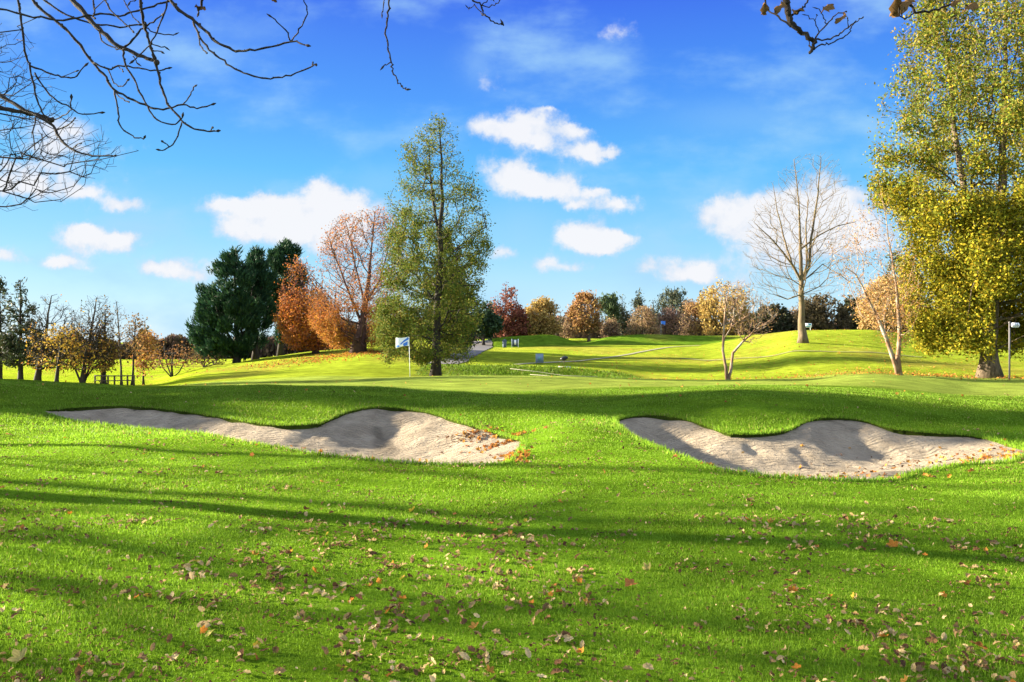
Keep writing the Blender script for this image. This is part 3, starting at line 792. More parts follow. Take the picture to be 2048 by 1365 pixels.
tree('birch_tree', 'small leaning two-stemmed tree with pale reddish bark and a twiggy crown behind the green', 44.5, (1455, 759),
     [(1452, 735), (1447, 700), (1449, 650), (1452, 610), (1458, 580)],
     [(562, 1440, 1500), (585, 1425, 1530), (610, 1430, 1555), (640, 1455, 1555), (665, 1470, 1540), (690, 1480, 1515)],
     .10, .02, 1000, 600, .04, YELLOW + BUSH, BARK_RED,
     limbs=[(0, [(1466, 730), (1468, 706), (1490, 682), (1512, 660), (1540, 640), (1556, 625)], .10, .02, .6), (3, [(1475, 640), (1495, 640), (1505, 655)], .045, .02, -.5), (2, [(1452, 660), (1464, 655), (1475, 645)], .03, .015, .5)],
     bf=.25, rtip=.007, seg=.4, spread=.1, zmin_px=700, sag=.0, flare=1.2, jit=.1)
tree('birch_tree', 'taller multi-stemmed tree with mottled bark and sparse orange leaves, left of the huge yellow-green tree', 46, (1798, 751),
     [(1796, 715), (1800, 670), (1795, 600), (1788, 540), (1778, 480), (1770, 420), (1758, 360)],
     [(380, 1735, 1775), (430, 1700, 1800), (480, 1660, 1815), (540, 1660, 1835), (600, 1690, 1840), (650, 1740, 1835), (690, 1765, 1820)],
     .15, .010, 900, 3400, .055, ORANGE + BUSH, BARK_RED,
     limbs=[(0, [(1786, 715), (1774, 680), (1758, 640), (1735, 595), (1712, 550), (1690, 535)], .14, .02, -.8), (1, [(1775, 700), (1768, 640), (1775, 600)], .06, .02, 1), (2, [(1812, 670), (1825, 655)], .04, .02, -1)],
     bf=.3, rtip=.0062, seg=.45, spread=.16, zmin_px=725, flare=1.35, taper=1.7, e=.41, jit=.09, weight=lambda p: .3 + np.clip((6 - p[:, 2]) / 3, 0, 1))

# ------------------------------------------------------------------ trees behind the mounds
def back_tree(name, label, Y, base, prof, cols, nl, leaf=.24, bark=None, r=.2, n=200, mat=None, dirf=None, weight=None, top=None, group=None, rtip=.025, **k):
    t = (prof[0][1] + prof[0][2]) / 2; k.setdefault('clump', 1.5 if Y > 90 else .7); k.setdefault('shell', .6); k.setdefault('gaps', 2.2 if Y > 90 else 1.3)
    if Y > 90: nl = int(nl * 1.15); leaf *= .85; n = int(n * 1.6)
    ys = np.linspace(base[1] - 8, prof[0][0] + 4, 4)
    xs = np.linspace(base[0], t, 4)
    tree(name, label, Y, base, list(zip(xs, ys)), prof, r, .03, n, nl, leaf, cols, bark or BARK_DARK, bf=.22, rtip=rtip, spread=k.pop('spread', .32), leafmat=mat, dirf=dirf, weight=weight, zmin_px=base[1] - 6, group=group, seg=1.0, **k)


back_tree('evergreen_tree', 'small dark round evergreen with a bare stem beside the tarmac path', 106, (967, 690), [(606, 968, 984), (628, 948, 1000), (655, 934, 1004), (672, 942, 1002)], CYP, 5000, .26, mat=NEEDLE)
back_tree('copper_shrub', 'little pinkish copper shrub under the alder beside the tarmac path', 116, (936, 689), [(652, 918, 938), (668, 904, 950), (684, 908, 948)], [(.40, .20, .10), (.36, .15, .07)], 1500, .24, bark=BARK_PALE, r=.1, cat='shrub')
back_tree('red_tree', 'dark red autumn tree behind the left end of the grassy mound', 118, (1012, 684), [(568, 1003, 1020), (590, 988, 1034), (620, 975, 1050), (650, 980, 1054), (672, 996, 1048)], RED, 6000, .22, weight=lambda p: .25 + np.clip((8 - p[:, 2]) / 4, 0, 1), bark=TWIG_RED)
back_tree('bare_tree', 'grey leafless tree behind the round golden yellow one', 138, (1112, 680), [(600, 1098, 1118), (625, 1085, 1135), (660, 1090, 1138)], None, 0, bark=BARK_GREY, n=260, r=.2, rtip=.035)
back_tree('yellow_tree', 'round golden yellow autumn tree standing behind the grassy mound', 120, (1082, 682), [(600, 1068, 1098), (618, 1054, 1112), (645, 1043, 1120), (668, 1044, 1118)], YELLOW, 7000, .22)
back_tree('orange_tree', 'orange autumn tree with a pale trunk in the gap between the two mounds', 114, (1178, 689), [(588, 1158, 1190), (612, 1140, 1200), (640, 1134, 1206), (662, 1145, 1200)], ORANGE, 5200, .21, bark=BARK_PALE, r=.22)
back_tree('pine_tree', 'bright green leaning pine just right of the orange tree', 124, (1217, 684), [(590, 1212, 1230), (602, 1196, 1234), (625, 1200, 1236), (655, 1208, 1232)], [(.06, .11, .03), (.08, .13, .035), (.04, .07, .025)], 2200, .3, mat=NEEDLE, dirf=up_out, aspect=.35)
for lb, x, top, w, Y in (('thin grey-green conifer right of the bright green pine', 1244, 592, 17, 126), ('taller grey-green conifer above the bare beige bush', 1276, 584, 20, 130), ('dim conifer left of the big spreading one', 1306, 600, 20, 133)):
    back_tree('conifer_tree', lb, Y, (x, 684), [(top, x - 2, x + 3), (top + 25, x - w * .6, x + w * .6), (top + 60, x - w, x + w), (668, x - w, x + w)], PINE, 1300, .3, mat=NEEDLE, dirf=lambda c, d: d - np.array([0, 0, .25]), aspect=.3, n=130, group='conifers behind the right mound')
back_tree('conifer_tree', 'big spreading grey-green conifer with the highest top behind the right mound', 142, (1350, 680), [(568, 1342, 1356), (585, 1325, 1374), (610, 1312, 1384), (660, 1314, 1380)], PINE, 3300, .32, mat=NEEDLE, dirf=up_out, aspect=.3, n=230, group='conifers behind the right mound')
back_tree('bush', 'bare beige bush with a few yellow leaves behind the right mound', 118, (1284, 680), [(617, 1272, 1298), (638, 1258, 1312), (668, 1254, 1318)], BUSH, 3000, .16, bark=BARK_PALE, n=320, r=.08, cat='bush', rtip=.03)
back_tree('bush', 'mauve-brown leafless bush behind the far blue flag', 122, (1343, 680), [(618, 1328, 1356), (640, 1316, 1374), (668, 1314, 1378)], [(.26, .14, .09), (.22, .12, .09)], 1800, .15, bark=TWIG_RED, n=320, r=.08, cat='bush', rtip=.03)
back_tree('bush', 'orange-tinted bush left of the big yellow tree', 121, (1390, 680), [(610, 1378, 1404), (635, 1368, 1414), (668, 1368, 1416)], BUSH + ORANGE, 3000, .18, bark=TWIG_RED, n=260, r=.08, cat='bush', rtip=.03)
back_tree('yellow_tree', 'large yellow and orange tree behind the small two-stemmed tree', 119, (1440, 684), [(563, 1428, 1476), (585, 1405, 1500), (615, 1392, 1512), (650, 1396, 1500), (676, 1408, 1470)], YELLOW, 8000, .22, n=300, bark=BARK_GREY, weight=lambda p: .3 + np.clip((8 - p[:, 2]) / 5, 0, 1))
back_tree('dark_tree', 'dark olive evergreen mass low behind the small two-stemmed tree', 124, (1540, 684), [(612, 1535, 1560), (632, 1505, 1585), (660, 1480, 1600), (680, 1478, 1602)], DARKG, 6500, .3, mat=NEEDLE, n=300)
back_tree('dark_tree', 'brownish dark tree right behind the bare tree trunk and the teal sign', 118, (1652, 672), [(590, 1628, 1660), (612, 1600, 1690), (640, 1590, 1700), (664, 1592, 1702)], [(.10, .075, .03), (.075, .06, .025), (.13, .09, .04)], 7000, .26, n=320)
back_tree('dark_tree', 'blackish green evergreen at the right end of the dark wood', 122, (1708, 672), [(600, 1694, 1716), (618, 1680, 1728), (645, 1676, 1732), (664, 1676, 1732)], DARKG, 5200, .28, mat=NEEDLE, n=220)
BB = 'bare bushes filling the gaps in the far belt of trees'
for lb, x, top, w, Y in (('brown bush in the gap left of the orange tree', 1136, 640, 16, 128), ('bare bush under the bright green pine', 1222, 640, 20, 120), ('mauve bush between the grey-green conifers', 1262, 628, 18, 131), ('tall bare bush right of the big spreading conifer', 1378, 600, 20, 136), ('pale brown bush right behind the small two-stemmed tree', 1480, 618, 22, 121), ('reddish bush at the foot of the dark red tree', 1040, 640, 14, 124), ('russet bare bush at the left end of the dark wood', 1592, 620, 20, 125)):
    back_tree('bush', lb, Y, (x, 684), [(top, x - w * .4, x + w * .4), (top + 18, x - w * .85, x + w * .85), (672, x - w, x + w)], BUSH + [(.14, .09, .06)], 1500, .16, bark=TWIG_RED, n=260, r=.08, cat='bush', rtip=.03, group=BB)
back_tree('pine_tree', 'green pine rising behind the pale orange tree', 106, (1800, 672), [(505, 1792, 1812), (540, 1768, 1828), (590, 1742, 1842), (640, 1735, 1845)], [(.07, .09, .025), (.10, .11, .03), (.05, .06, .025)], 5000, .26, mat=NEEDLE, dirf=up_out, n=240)
back_tree('orange_tree', 'pale orange rounded tree behind the mottled multi-stemmed tree', 100, (1785, 676), [(556, 1752, 1800), (585, 1728, 1836), (625, 1716, 1852), (655, 1720, 1852)], [(.42, .24, .07), (.46, .30, .06), (.36, .22, .08)], 7500, .2, n=300, bark=BARK_GREY)

# ------------------------------------------------------------------ trees and bushes on the left, in the hollow
LG = 'trees in the hollow on the left'
back_tree('pine_tree', 'dark ragged pine cut by the left edge of the frame', 66, (0, 763), [(560, -6, 4), (600, -22, 22), (650, -34, 26), (715, -40, 30)], DARKG + PINE, 3200, .17, mat=NEEDLE, dirf=lambda c, d: d - np.array([0, 0, .2]), aspect=.3, group=LG, n=150, spread=.2)
back_tree('pine_tree', 'dark ragged pine with a pointed top, second tree from the left edge', 64, (41, 763), [(556, 38, 43), (585, 28, 56), (625, 18, 70), (680, 10, 84), (728, 8, 80)], DARKG + PINE, 4200, .17, mat=NEEDLE, dirf=lambda c, d: d - np.array([0, 0, .2]), aspect=.3, group=LG, n=200, spread=.2)
back_tree('autumn_tree', 'half-bare tree with a leaning dark trunk and amber leaves, right of the pointed pine', 62, (75, 764), [(588, 86, 120), (620, 64, 152), (660, 58, 165), (700, 60, 170), (738, 66, 160)], YELLOW + ORANGE + DARKG, 1000, .10, n=2000, weight=lambda p: .05 + np.clip((3.2 - p[:, 2]) / 2.5, 0, 1), group=LG, e=.42, rtip=.0095, down=1.5, jit=.04, r=.24, spread=.22)
back_tree('autumn_tree', 'low amber tree forked close to the ground, in front of the half-bare tree', 59, (113, 767), [(655, 98, 150), (690, 84, 166), (735, 88, 152)], YELLOW + [(.12, .09, .03)], 800, .10, n=420, group=LG, rtip=.012, r=.16, spread=.22)
back_tree('autumn_tree', 'amber tree with a bare twiggy top, left of the slender stems', 60, (165, 768), [(592, 170, 216), (630, 148, 226), (690, 138, 232), (740, 148, 222)], YELLOW + ORANGE + DARKG, 1200, .10, n=2000, weight=lambda p: .04 + np.clip((2.6 - p[:, 2]) / 2.2, 0, 1), group=LG, e=.42, rtip=.0095, down=1.5, jit=.04, r=.2, spread=.22, limbs=[(0, [(152, 740), (146, 700)], .1, .03, -.5), (0, [(176, 745), (190, 700)], .1, .03, .5)])
back_tree('autumn_tree', 'brown-leafed tree with an ivy-clad trunk above the low rail fence', 62, (207, 767), [(620, 198, 222), (660, 186, 232), (705, 188, 236), (735, 194, 226)], [(.16, .09, .03), (.22, .12, .03), (.10, .07, .03)], 1300, .11, n=500, group=LG, e=.42, rtip=.0095, down=1.5, jit=.04, r=.2)
back_tree('slender_tree', 'slim leafless tree with a long pale stem, left of the other slim stem', 64, (243, 768), [(600, 226, 240), (640, 222, 262), (680, 228, 268), (700, 234, 256)], None, 0, bark=BARK_GREY, n=260, r=.1, group=LG, rtip=.010)
back_tree('slender_tree', 'slim dark stem with a thin crown of brown twigs', 64, (264, 768), [(636, 258, 284), (670, 248, 290), (710, 250, 286)], [(.20, .12, .04)], 500, .1, n=260, r=.1, group=LG, rtip=.010)
back_tree('slender_tree', 'short orange-leafed tree at the foot of the slope, right of the slim stems', 66, (287, 764), [(670, 276, 304), (695, 268, 312), (735, 272, 308)], ORANGE + BUSH, 1300, .12, n=150, r=.09, group=LG, rtip=.013)
back_tree('bush', 'wide leafless bush with curved stems at the edge of the far field', 80, (344, 752), [(686, 320, 370), (705, 300, 388), (738, 300, 386)], [(.24, .12, .04), (.2, .1, .05)], 500, .12, bark=BARK_DARK, n=110, r=.12, cat='bush', group=LG, rtip=.02, limbs=[(0, [(325, 735), (315, 700)], .08, .03, -.5), (0, [(365, 738), (378, 705)], .08, .03, .5), (0, [(335, 730), (328, 690)], .08, .03, .6)])
back_tree('bush', 'low leafless bush in the shade of the large cypress', 84, (408, 742), [(698, 390, 430), (712, 372, 452), (736, 376, 450)], [(.16, .11, .04)], 500, .12, bark=BARK_DARK, n=180, r=.1, cat='bush', group=LG, rtip=.018)
back_tree('conifer_tree', 'small pointed dark conifer far across the field, above the slim stems', 150, (288, 708), [(663, 286, 290), (685, 278, 298), (702, 274, 302)], CYP, 900, .4, mat=NEEDLE, n=60, r=.15)

# hedgerow and woods in the distance: one mass each
def far_wood(name, label, Y, px0, px1, topf, botf, n, cols, size):
    px = rng.uniform(px0, px1, n); top = topf(px); bot = botf(px)
    f = rng.random(n)**.8
    Yd = Y + rng.uniform(-6, 6, n)
    y = bot + (top - bot) * f
    c = np.stack([(px - CX) / F * Yd, Yd, EYE - (y - HZ) / F * Yd], 1)
    cc = palette(n, cols, .4)
    clump = (.6 + .8 * vnoise(px, y, 14, 55))[:, None]
    V, q, k = leaf_quads(c, size, cc * clump, np.tile([0, 0, 1.0], (n, 1)), .45)
    tag(link(name, make_mesh(name, V, [q], LEAF, k)), label, 'wood', kind='stuff')


def ground_y(Y): return lambda px: HZ + (EYE - H((px - CX) / F * Y, np.full(px.shape, float(Y)))) * F / Y


far_wood('far_wood', 'brown winter wood far across the field on the left', 225, -250, 700, lambda p: 683 + 6 * np.sin(p / 31) - 4 * np.sin(p / 11 + 1) - 5 * vnoise(p, p * 0, 9, 3), ground_y(225), 26000, [(.10, .06, .05), (.13, .08, .05), (.075, .05, .045), (.06, .055, .03)], .7)
far_wood('hedgerow', 'pinkish-brown bare hedgerow behind the mounds', 146, 640, 1760, lambda p: 648 + 7 * np.sin(p / 37) - 8 * vnoise(p, p * 0, 13, 6), lambda p: np.full(p.shape, 684.), 30000, [(.20, .11, .08), (.26, .15, .09), (.15, .09, .06), (.12, .10, .04)], .45)
far_wood('far_wood', 'green wood beyond the slope on the right', 150, 1740, 2500, lambda p: 640 + 10 * np.sin(p / 45), lambda p: np.full(p.shape, 676.), 16000, [(.07, .08, .02), (.14, .10, .03), (.05, .06, .02)], .5)


# ------------------------------------------------------------------ paths
def strip(name, label, pts, w, mat, off=.03):
    pts = np.array([[(a - CX) / F * Y, Y] for a, Y in pts])
    d = [pts[0]]
    for a, b in zip(pts[:-1], pts[1:]):
        m = max(2, int(np.linalg.norm(b - a) / .5))
        for k in range(1, m + 1): d.append(a + (b - a) * k / m)
    d = np.array(d)
    for _ in range(14): d[1:-1] = (d[:-2] + 2 * d[1:-1] + d[2:]) / 4
    t = np.gradient(d, axis=0); t /= np.linalg.norm(t, axis=1)[:, None]; nn = np.stack([-t[:, 1], t[:, 0]], 1)
    m = 7; V = []
    for k in range(m):
        q = d + nn * (w / 2) * (2 * k / (m - 1) - 1) * (1 + .06 * np.sin(np.arange(len(d)) * .7 + k))[:, None]
        V.append(np.stack([q[:, 0], q[:, 1], H(q[:, 0], q[:, 1]) + off], 1))
    V = np.stack(V, 1).reshape(-1, 3); n = len(d)
    i = np.arange(n - 1)[:, None] * m; j = np.arange(m - 1)[None, :]
    f = np.stack([i + j, i + j + 1, i + m + j + 1, i + m + j], -1).reshape(-1, 4)
    tag(link(name, make_mesh(name, V, [f], mat, smooth=True)), label, 'path', kind='structure')


TARMAC = plain('tarmac', (.12, .11, .105), .95, .2, .25, 14)
GRAVEL = plain('pale_gravel', (.25, .235, .13), 1, .1, .25, 20)
strip('path', 'grey tarmac path climbing past the alder to the gap in the mounds', [(872, 62), (900, 66), (930, 78), (952, 92), (966, 104), (962, 116), (940, 132)], 2.6, TARMAC, .05)
strip('path', 'thin pale path crossing the fairway to the upper right', [(1030, 65), (1080, 69), (1150, 75), (1230, 83), (1300, 93), (1345, 99), (1400, 101)], .6, GRAVEL, .05)
strip('path', 'worn pale track across the right-hand slope', [(1360, 80), (1450, 74), (1560, 69), (1680, 67.5), (1760, 67), (1850, 66.5)], .5, plain('worn_turf', (.22, .21, .08), 1, .05, .3, 6), .05)

# ------------------------------------------------------------------ golf furniture
WHITE = plain('white_paint', (.78, .78, .76), .45)
BLUE = plain('blue_cloth', (.05, .18, .62), .8)
PALEBLUE = plain('pale_blue_panel', (.17, .22, .30), .7)
GREYBLUE = plain('grey_blue_plastic', (.06, .085, .12), .7)
TEAL = plain('teal_paint', (.02, .28, .33), .5)
BLACK = plain('black_plastic', (.012, .012, .014), .4)
GREYMETAL = plain('grey_metal_post', (.11, .10, .10), .6)
WOOD = plain('weathered_wood', (.30, .25, .18), .9)
DKWOOD = plain('dark_wood', (.07, .05, .035), .9)


def gp(px, Y):
    x = (px - CX) / F * Y; return np.array([x, Y, Hs(x, Y)])


def flag(root, top, w, h, dirx, mat_bg, emblem):
    nu, nv = 14, 8
    def pt(a, b, off=0.0):
        x = dirx * w * a; y = .07 * w * math.sin(a * 7) * (.3 + a) + off
        z = top - h * (1 - b) - .16 * w * a * (1 - .6 * b) * a + .03 * math.sin(a * 5 + b * 2) * w
        return [x, y, z]
    V = [pt(a, b) for a in np.linspace(0, 1, nu) for b in np.linspace(0, 1, nv)]
    V += [[x, y + .006, z] for x, y, z in V]
    n = nu * nv
    q = [[i * nv + j, i * nv + j + 1, (i + 1) * nv + j + 1, (i + 1) * nv + j] for i in range(nu - 1) for j in range(nv - 1)]
    q += [[k + n for k in reversed(f)] for f in q]
    q += [[i * nv, (i + 1) * nv, (i + 1) * nv + n, i * nv + n] for i in range(nu - 1)]
    o = link('flag', make_mesh('flag', V, [np.array(q)], mat_bg, smooth=True), root)
    if emblem:
        ev, eq = [], []
        for poly in emblem:
            for (a0, b0, a1, b1, c0, d0, c1, d1) in poly:
                k = len(ev); m = 6
                for s in np.linspace(0, 1, m):
                    ev.append(pt(a0 + (c0 - a0) * s, b0 + (d0 - b0) * s, -.012)); ev.append(pt(a1 + (c1 - a1) * s, b1 + (d1 - b1) * s, -.012))
                eq += [[k + 2 * i, k + 2 * i + 1, k + 2 * i + 3, k + 2 * i + 2] for i in range(m - 1)]
        link('emblem', make_mesh('emblem', ev, [np.array(eq)], BLUE, smooth=True), o)
    return o


g = gp(820, 43)
root = empty('golf_flag', g, 'white and blue flag on a white flagstick on the near putting green', 'flag')
mb = MB(); mb.tube([[0, 0, -.1], [-.02, 0, .8], [-.05, 0, 2.12]], [.016, .014, .012], 8); mb.obj('flagstick', WHITE, root)
fl = flag(root, 2.12, .72, .48, -1, WHITE, [[(.06, .98, .02, .72, .42, .66, .46, .40), (.42, .66, .46, .40, .66, .36, .60, .22)], [(.10, .5, .12, .06, .46, .28, .40, .0)], [(.72, .22, .7, .05, .95, .34, .98, .16)]])
fl.location = (-.05, 0, 0)
g = gp(1322, 112)
root = empty('golf_flag', g, 'small blue flag on a thin stick on top of the far mound', 'flag')
mb = MB(); mb.tube([[0, 0, -.1], [0, 0, 1.9]], [.014, .012], 6); mb.obj('flagstick', WHITE, root)
fl = flag(root, 1.9, .62, .46, 1, BLUE, None)

# yardage post with arrow sign, right of the big tree
g = gp(2019, 41)
root = empty('marker_post', g, 'grey metal post with a white arrow-shaped sign reading 516', 'sign post')
mb = MB(); mb.tube([[0, 0, -.2], [0, 0, 2.92]], [.045, .042], 10); mb.ball((0, 0, 2.93), .06); mb.obj('post', GREYMETAL, root)
sx0, sx1, sz0, sz1 = .05, .50, 2.68, 2.92; zm = (sz0 + sz1) / 2
out = np.array([[sx0, sz0], [sx1 - .06, sz0], [sx1, zm], [sx1 - .06, sz1], [sx0, sz1]])
V = np.concatenate([np.stack([out[:, 0], np.full(5, -.06), out[:, 1]], 1), np.stack([out[:, 0], np.full(5, -.035), out[:, 1]], 1)])
me = make_mesh('arrow_sign', V, [np.array([[0, 1, 2, 3, 4]]), np.array([[9, 8, 7, 6, 5]]), np.array([[i, i + 5, (i + 1) % 5 + 5, (i + 1) % 5] for i in range(5)])], WHITE)
sg = link('arrow_sign', me, root)
fc = bpy.data.curves.new('number', 'FONT'); fc.body = '516'; fc.size = .23; fc.align_x = 'CENTER'; fc.align_y = 'CENTER'; fc.extrude = .002
to = bpy.data.objects.new('tmp', fc); COL.objects.link(to)
dg = bpy.context.evaluated_depsgraph_get(); tm = bpy.data.meshes.new_from_object(to.evaluated_get(dg)); tm.name = 'number'
bpy.data.objects.remove(to)
tm.transform(Matrix.Translation((.255, -.064, zm)) @ Matrix.Rotation(math.pi / 2, 4, 'X')); tm.materials.clear(); tm.materials.append(BLACK)
link('number', tm, sg)
mb = MB(); mb.box((.01, -.0475, zm - .02), (.075, .025, .22)); mb.obj('bracket', BLACK, sg, False)

# pale blue board by the thin path
g = gp(1079, 68)
root = empty('tee_board', g, 'pale blue-grey square board on short legs beside the thin pale path', 'sign')
mb = MB(); mb.box((0, 0, .48), (.66, .045, .76)); mb.obj('board', PALEBLUE, root, False)
mb = MB(); mb.box((0, -.0245, .82), (.6, .004, .04)); mb.box((0, -.0245, .46), (.3, .004, .3)); mb.obj('board_print', plain('faded_teal', (.12, .25, .30), .7), root, False)
for s in (-.22, .22):
    mb = MB(); mb.tube([[s, .045, -.1], [s, .045, .7]], [.02, .02], 6); mb.obj('leg', GREYMETAL, root)
# ball washer: dark oval head on a post over a pale slab
g = gp(1128, 61.0)
root = empty('ball_washer', g, 'black oval-headed ball washer on a thin post over a pale slab by the ditch', 'ball washer')
mb = MB(); mb.box((0, 0, .02), (1.0, .5, .10)); mb.obj('slab', plain('pale_concrete', (.55, .52, .47), .9), root, False)
mb = MB(); mb.tube([[0, 0, .04], [0, 0, .58]], [.022, .02], 8); mb.obj('post', BLACK, root)
mb = MB(); mb.ball((0, 0, .66), .28, 12, 8, (1.1, .7, .62)); me = mb.obj('head', BLACK, root); me.rotation_euler = (0, math.radians(-14), 0); me.location = (.16, 0, .04)
mb = MB(); mb.tube([[.1, -.02, .66], [.2, -.02, .72]], [.012, .012], 6); mb.obj('handle', BLACK, root)
# bin and notice board in front of the mound
g = gp(1009, 103)
root = empty('litter_bin', g, 'blue-grey litter bin in the shade at the foot of the left mound', 'litter bin')
mb = MB(); mb.tube([[0, 0, 0], [0, 0, .1], [0, 0, .85]], [.20, .25, .28], 12); mb.obj('body', GREYBLUE, root)
mb = MB(); mb.tube([[0, 0, .86], [0, 0, .93], [0, 0, 1.02]], [.31, .30, .12], 12); mb.obj('lid', GREYBLUE, root)
g = gp(1030, 103)
root = empty('notice_board', g, 'white-posted notice board with a blue and white panel beside the litter bin', 'notice board')
for s in (-.42, .42):
    mb = MB(); mb.box((s, 0, .5), (.09, .09, 1.2)); mb.obj('post', WHITE, root, False)
mb = MB(); mb.box((0, 0, .58), (.74, .05, .86)); mb.obj('panel', GREYBLUE, root, False)
mb = MB(); mb.box((.02, -.03, .66), (.26, .008, .6)); mb.obj('poster', WHITE, root, False)
# teal tee sign behind the bare tree
g = gp(1616, 94)
root = empty('tee_sign', g, 'white and teal sign board just right of the bare tree trunk', 'sign')
mb = MB(); mb.box((0, 0, .55), (.86, .06, .5)); mb.obj('board', WHITE, root, False)
mb = MB(); mb.box((.2, -.033, .65), (.3, .008, .16)); mb.box((-.02, -.033, .42), (.5, .008, .1)); mb.obj('emblem', TEAL, root, False)
for s in (-.3, .3):
    mb = MB(); mb.box((s, .055, .3), (.06, .05, .8)); mb.obj('leg', WHITE, root, False)
# low rail fence in the hollow
root = empty('rail_fence', gp(228, 58), 'low dark rail fence in the hollow under the slim trees', 'fence')
o0 = gp(228, 58)
xs = [gp(p, 58) for p in range(190, 272, 13)]
for q in xs:
    mb = MB(); q = q - o0; mb.box((q[0], 0, q[2] + .38), (.09, .09, .86)); mb.obj('post', DKWOOD, root, False)
mb = MB(); mb.tube([q - o0 + np.array([0, -.07, .76]) for q in xs], [.045] * len(xs), 5); mb.obj('rail', DKWOOD, root)
mb = MB(); mb.tube([q - o0 + np.array([0, -.07, .42]) for q in xs], [.035] * len(xs), 5); mb.obj('rail', DKWOOD, root)
# pale logs edging the ditch
for lb, a in (('long pale pole lying along the ditch bank', [(1020, 57.2), (1070, 56.6), (1130, 55.4), (1195, 54)]), ('second, shorter pale pole lying lower in the ditch', [(1060, 55.5), (1110, 54.6), (1165, 53.6)])):
    pts = [gp(*q) + np.array([0, 0, .17]) for q in a]
    mb = MB(); mb.tube(pts, [.018] * len(pts), 7)
    tag(mb.obj('ditch_pole', plain('bleached_wood', (.26, .24, .17), .9)), lb, 'pole')

# ------------------------------------------------------------------ trees outside the frame on the left (their branches reach in, their shadows cross the grass)
def px_poly(mb, pts, w0, w1, Y0, Y1, sc, ox, oy, sides=6, buds=None, tip=True):
    n = len(pts); out = []
    for k, (a, b) in enumerate(pts):
        f = k / (n - 1); out.append(P(ox + a / sc, oy + b / sc, Y0 + (Y1 - Y0) * f))
    out = np.array(out); m = 4; sm = []
    for i in range(n - 1):
        p0, p1, p2, p3 = out[max(i - 1, 0)], out[i], out[i + 1], out[min(i + 2, n - 1)]
        for t in np.linspace(0, 1, m, endpoint=False):
            sm.append(.5 * ((2 * p1) + (-p0 + p2) * t + (2 * p0 - 5 * p1 + 4 * p2 - p3) * t * t + (-p0 + 3 * p1 - 3 * p2 + p3) * t**3))
    sm.append(out[-1]); sm = np.array(sm)
    sm[1:-1] += rng.normal(0, .0035, (len(sm) - 2, 3))
    ww = np.linspace(w0, w1, len(sm)) / sc / F * sm[:, 1] / 2
    ww = ww * (1 + .13 * np.sin(np.arange(len(sm)) * 2.1))
    mb.tube(sm, ww, sides)
    if tip:
        d = sm[-1] - sm[-2]; d /= np.linalg.norm(d)
        mb.tube([sm[-1] - d * .012, sm[-1] + d * .008, sm[-1] + d * .03], [ww[-1], ww[-1] * 2.0, ww[-1] * .5], 6)
        for k in range(3, len(sm) - 1, 3):                  # buds along the twig
            if ww[k] < .012:
                s = 1 if (k // 3) % 2 else -1
                q = sm[k] + np.array([s * ww[k] * .8, 0, ww[k] * .5]); mb.ball(q, max(.0035, ww[k] * .8), 6, 4)
    return sm


def withered(mb_list, c, s, seed):
    r = np.random.default_rng(seed); V = []; q = []
    nu, nv = 7, 5; ax = r.normal(0, 1, 3); ax /= np.linalg.norm(ax); bx = np.cross(ax, [0, 0, 1.0]); bx /= np.linalg.norm(bx); cx = np.cross(ax, bx)
    for i in range(nu):
        a = i / (nu - 1) * 2 - 1
        for j in range(nv):
            b = j / (nv - 1) * 2 - 1
            w = (1 - a * a)**.5 * (.65 + .25 * math.sin(7 * a + 2))
            V.append(np.array(c) + s * (ax * a + bx * b * w * .8 + cx * (.5 * (b * b) * (1 if i % 2 else .7) + .25 * math.sin(3 * a)) + r.normal(0, .06, 3)))
    for i in range(nu - 1):
        for j in range(nv - 1): q.append([i * nv + j, i * nv + j + 1, (i + 1) * nv + j + 1, (i + 1) * nv + j])
    mb_list.add(np.array(V), np.array(q))


def bezier(a, b, c, n=12):
    t = np.linspace(0, 1, n)[:, None]; a, b, c = map(np.asarray, (a, b, c))
    return (1 - t)**2 * a + 2 * t * (1 - t) * b + t * t * c


# --- tree A: trunk outside the frame on the left, drooping twigs across the top left sky
rootA = empty('overhanging_tree', (-6.6, 4.6, 0), 'bare tree whose drooping budded branches hang across the top left sky', 'tree')
mb = MB()
mb.tube(bezier((-6.6, 4.6, -.2), (-6.5, 4.7, 3), (-6.0, 4.9, 6.6)), np.linspace(.28, .16, 12), 10, .04)
mb.tube(bezier((-6.3, 4.75, 3.6), (-4.6, 5.1, 5.2), (-2.6, 5.4, 5.1), 16), np.linspace(.13, .06, 16), 8, .03)
mb.tube(bezier((-2.6, 5.4, 5.1), (-1.6, 5.5, 5.1), (-.4, 5.2, 4.75), 10), np.linspace(.06, .02, 10), 7)
mb.tube(bezier((-6.5, 4.7, 2.6), (-6.0, 6.0, 4.0), (-5.2, 7.2, 4.2), 12), np.linspace(.10, .05, 12), 7, .03)
mb.obj('trunk', TWIG_DARK, rootA, True, (-6.6, 4.6, 0))
s = 3.012
def lead(pt, Y, fx, fy, fz):                                 # joins a twig start to the limb above the frame
    p = P(pt[0] / s, pt[1] / s, Y); return p, np.array([fx, fy, fz])
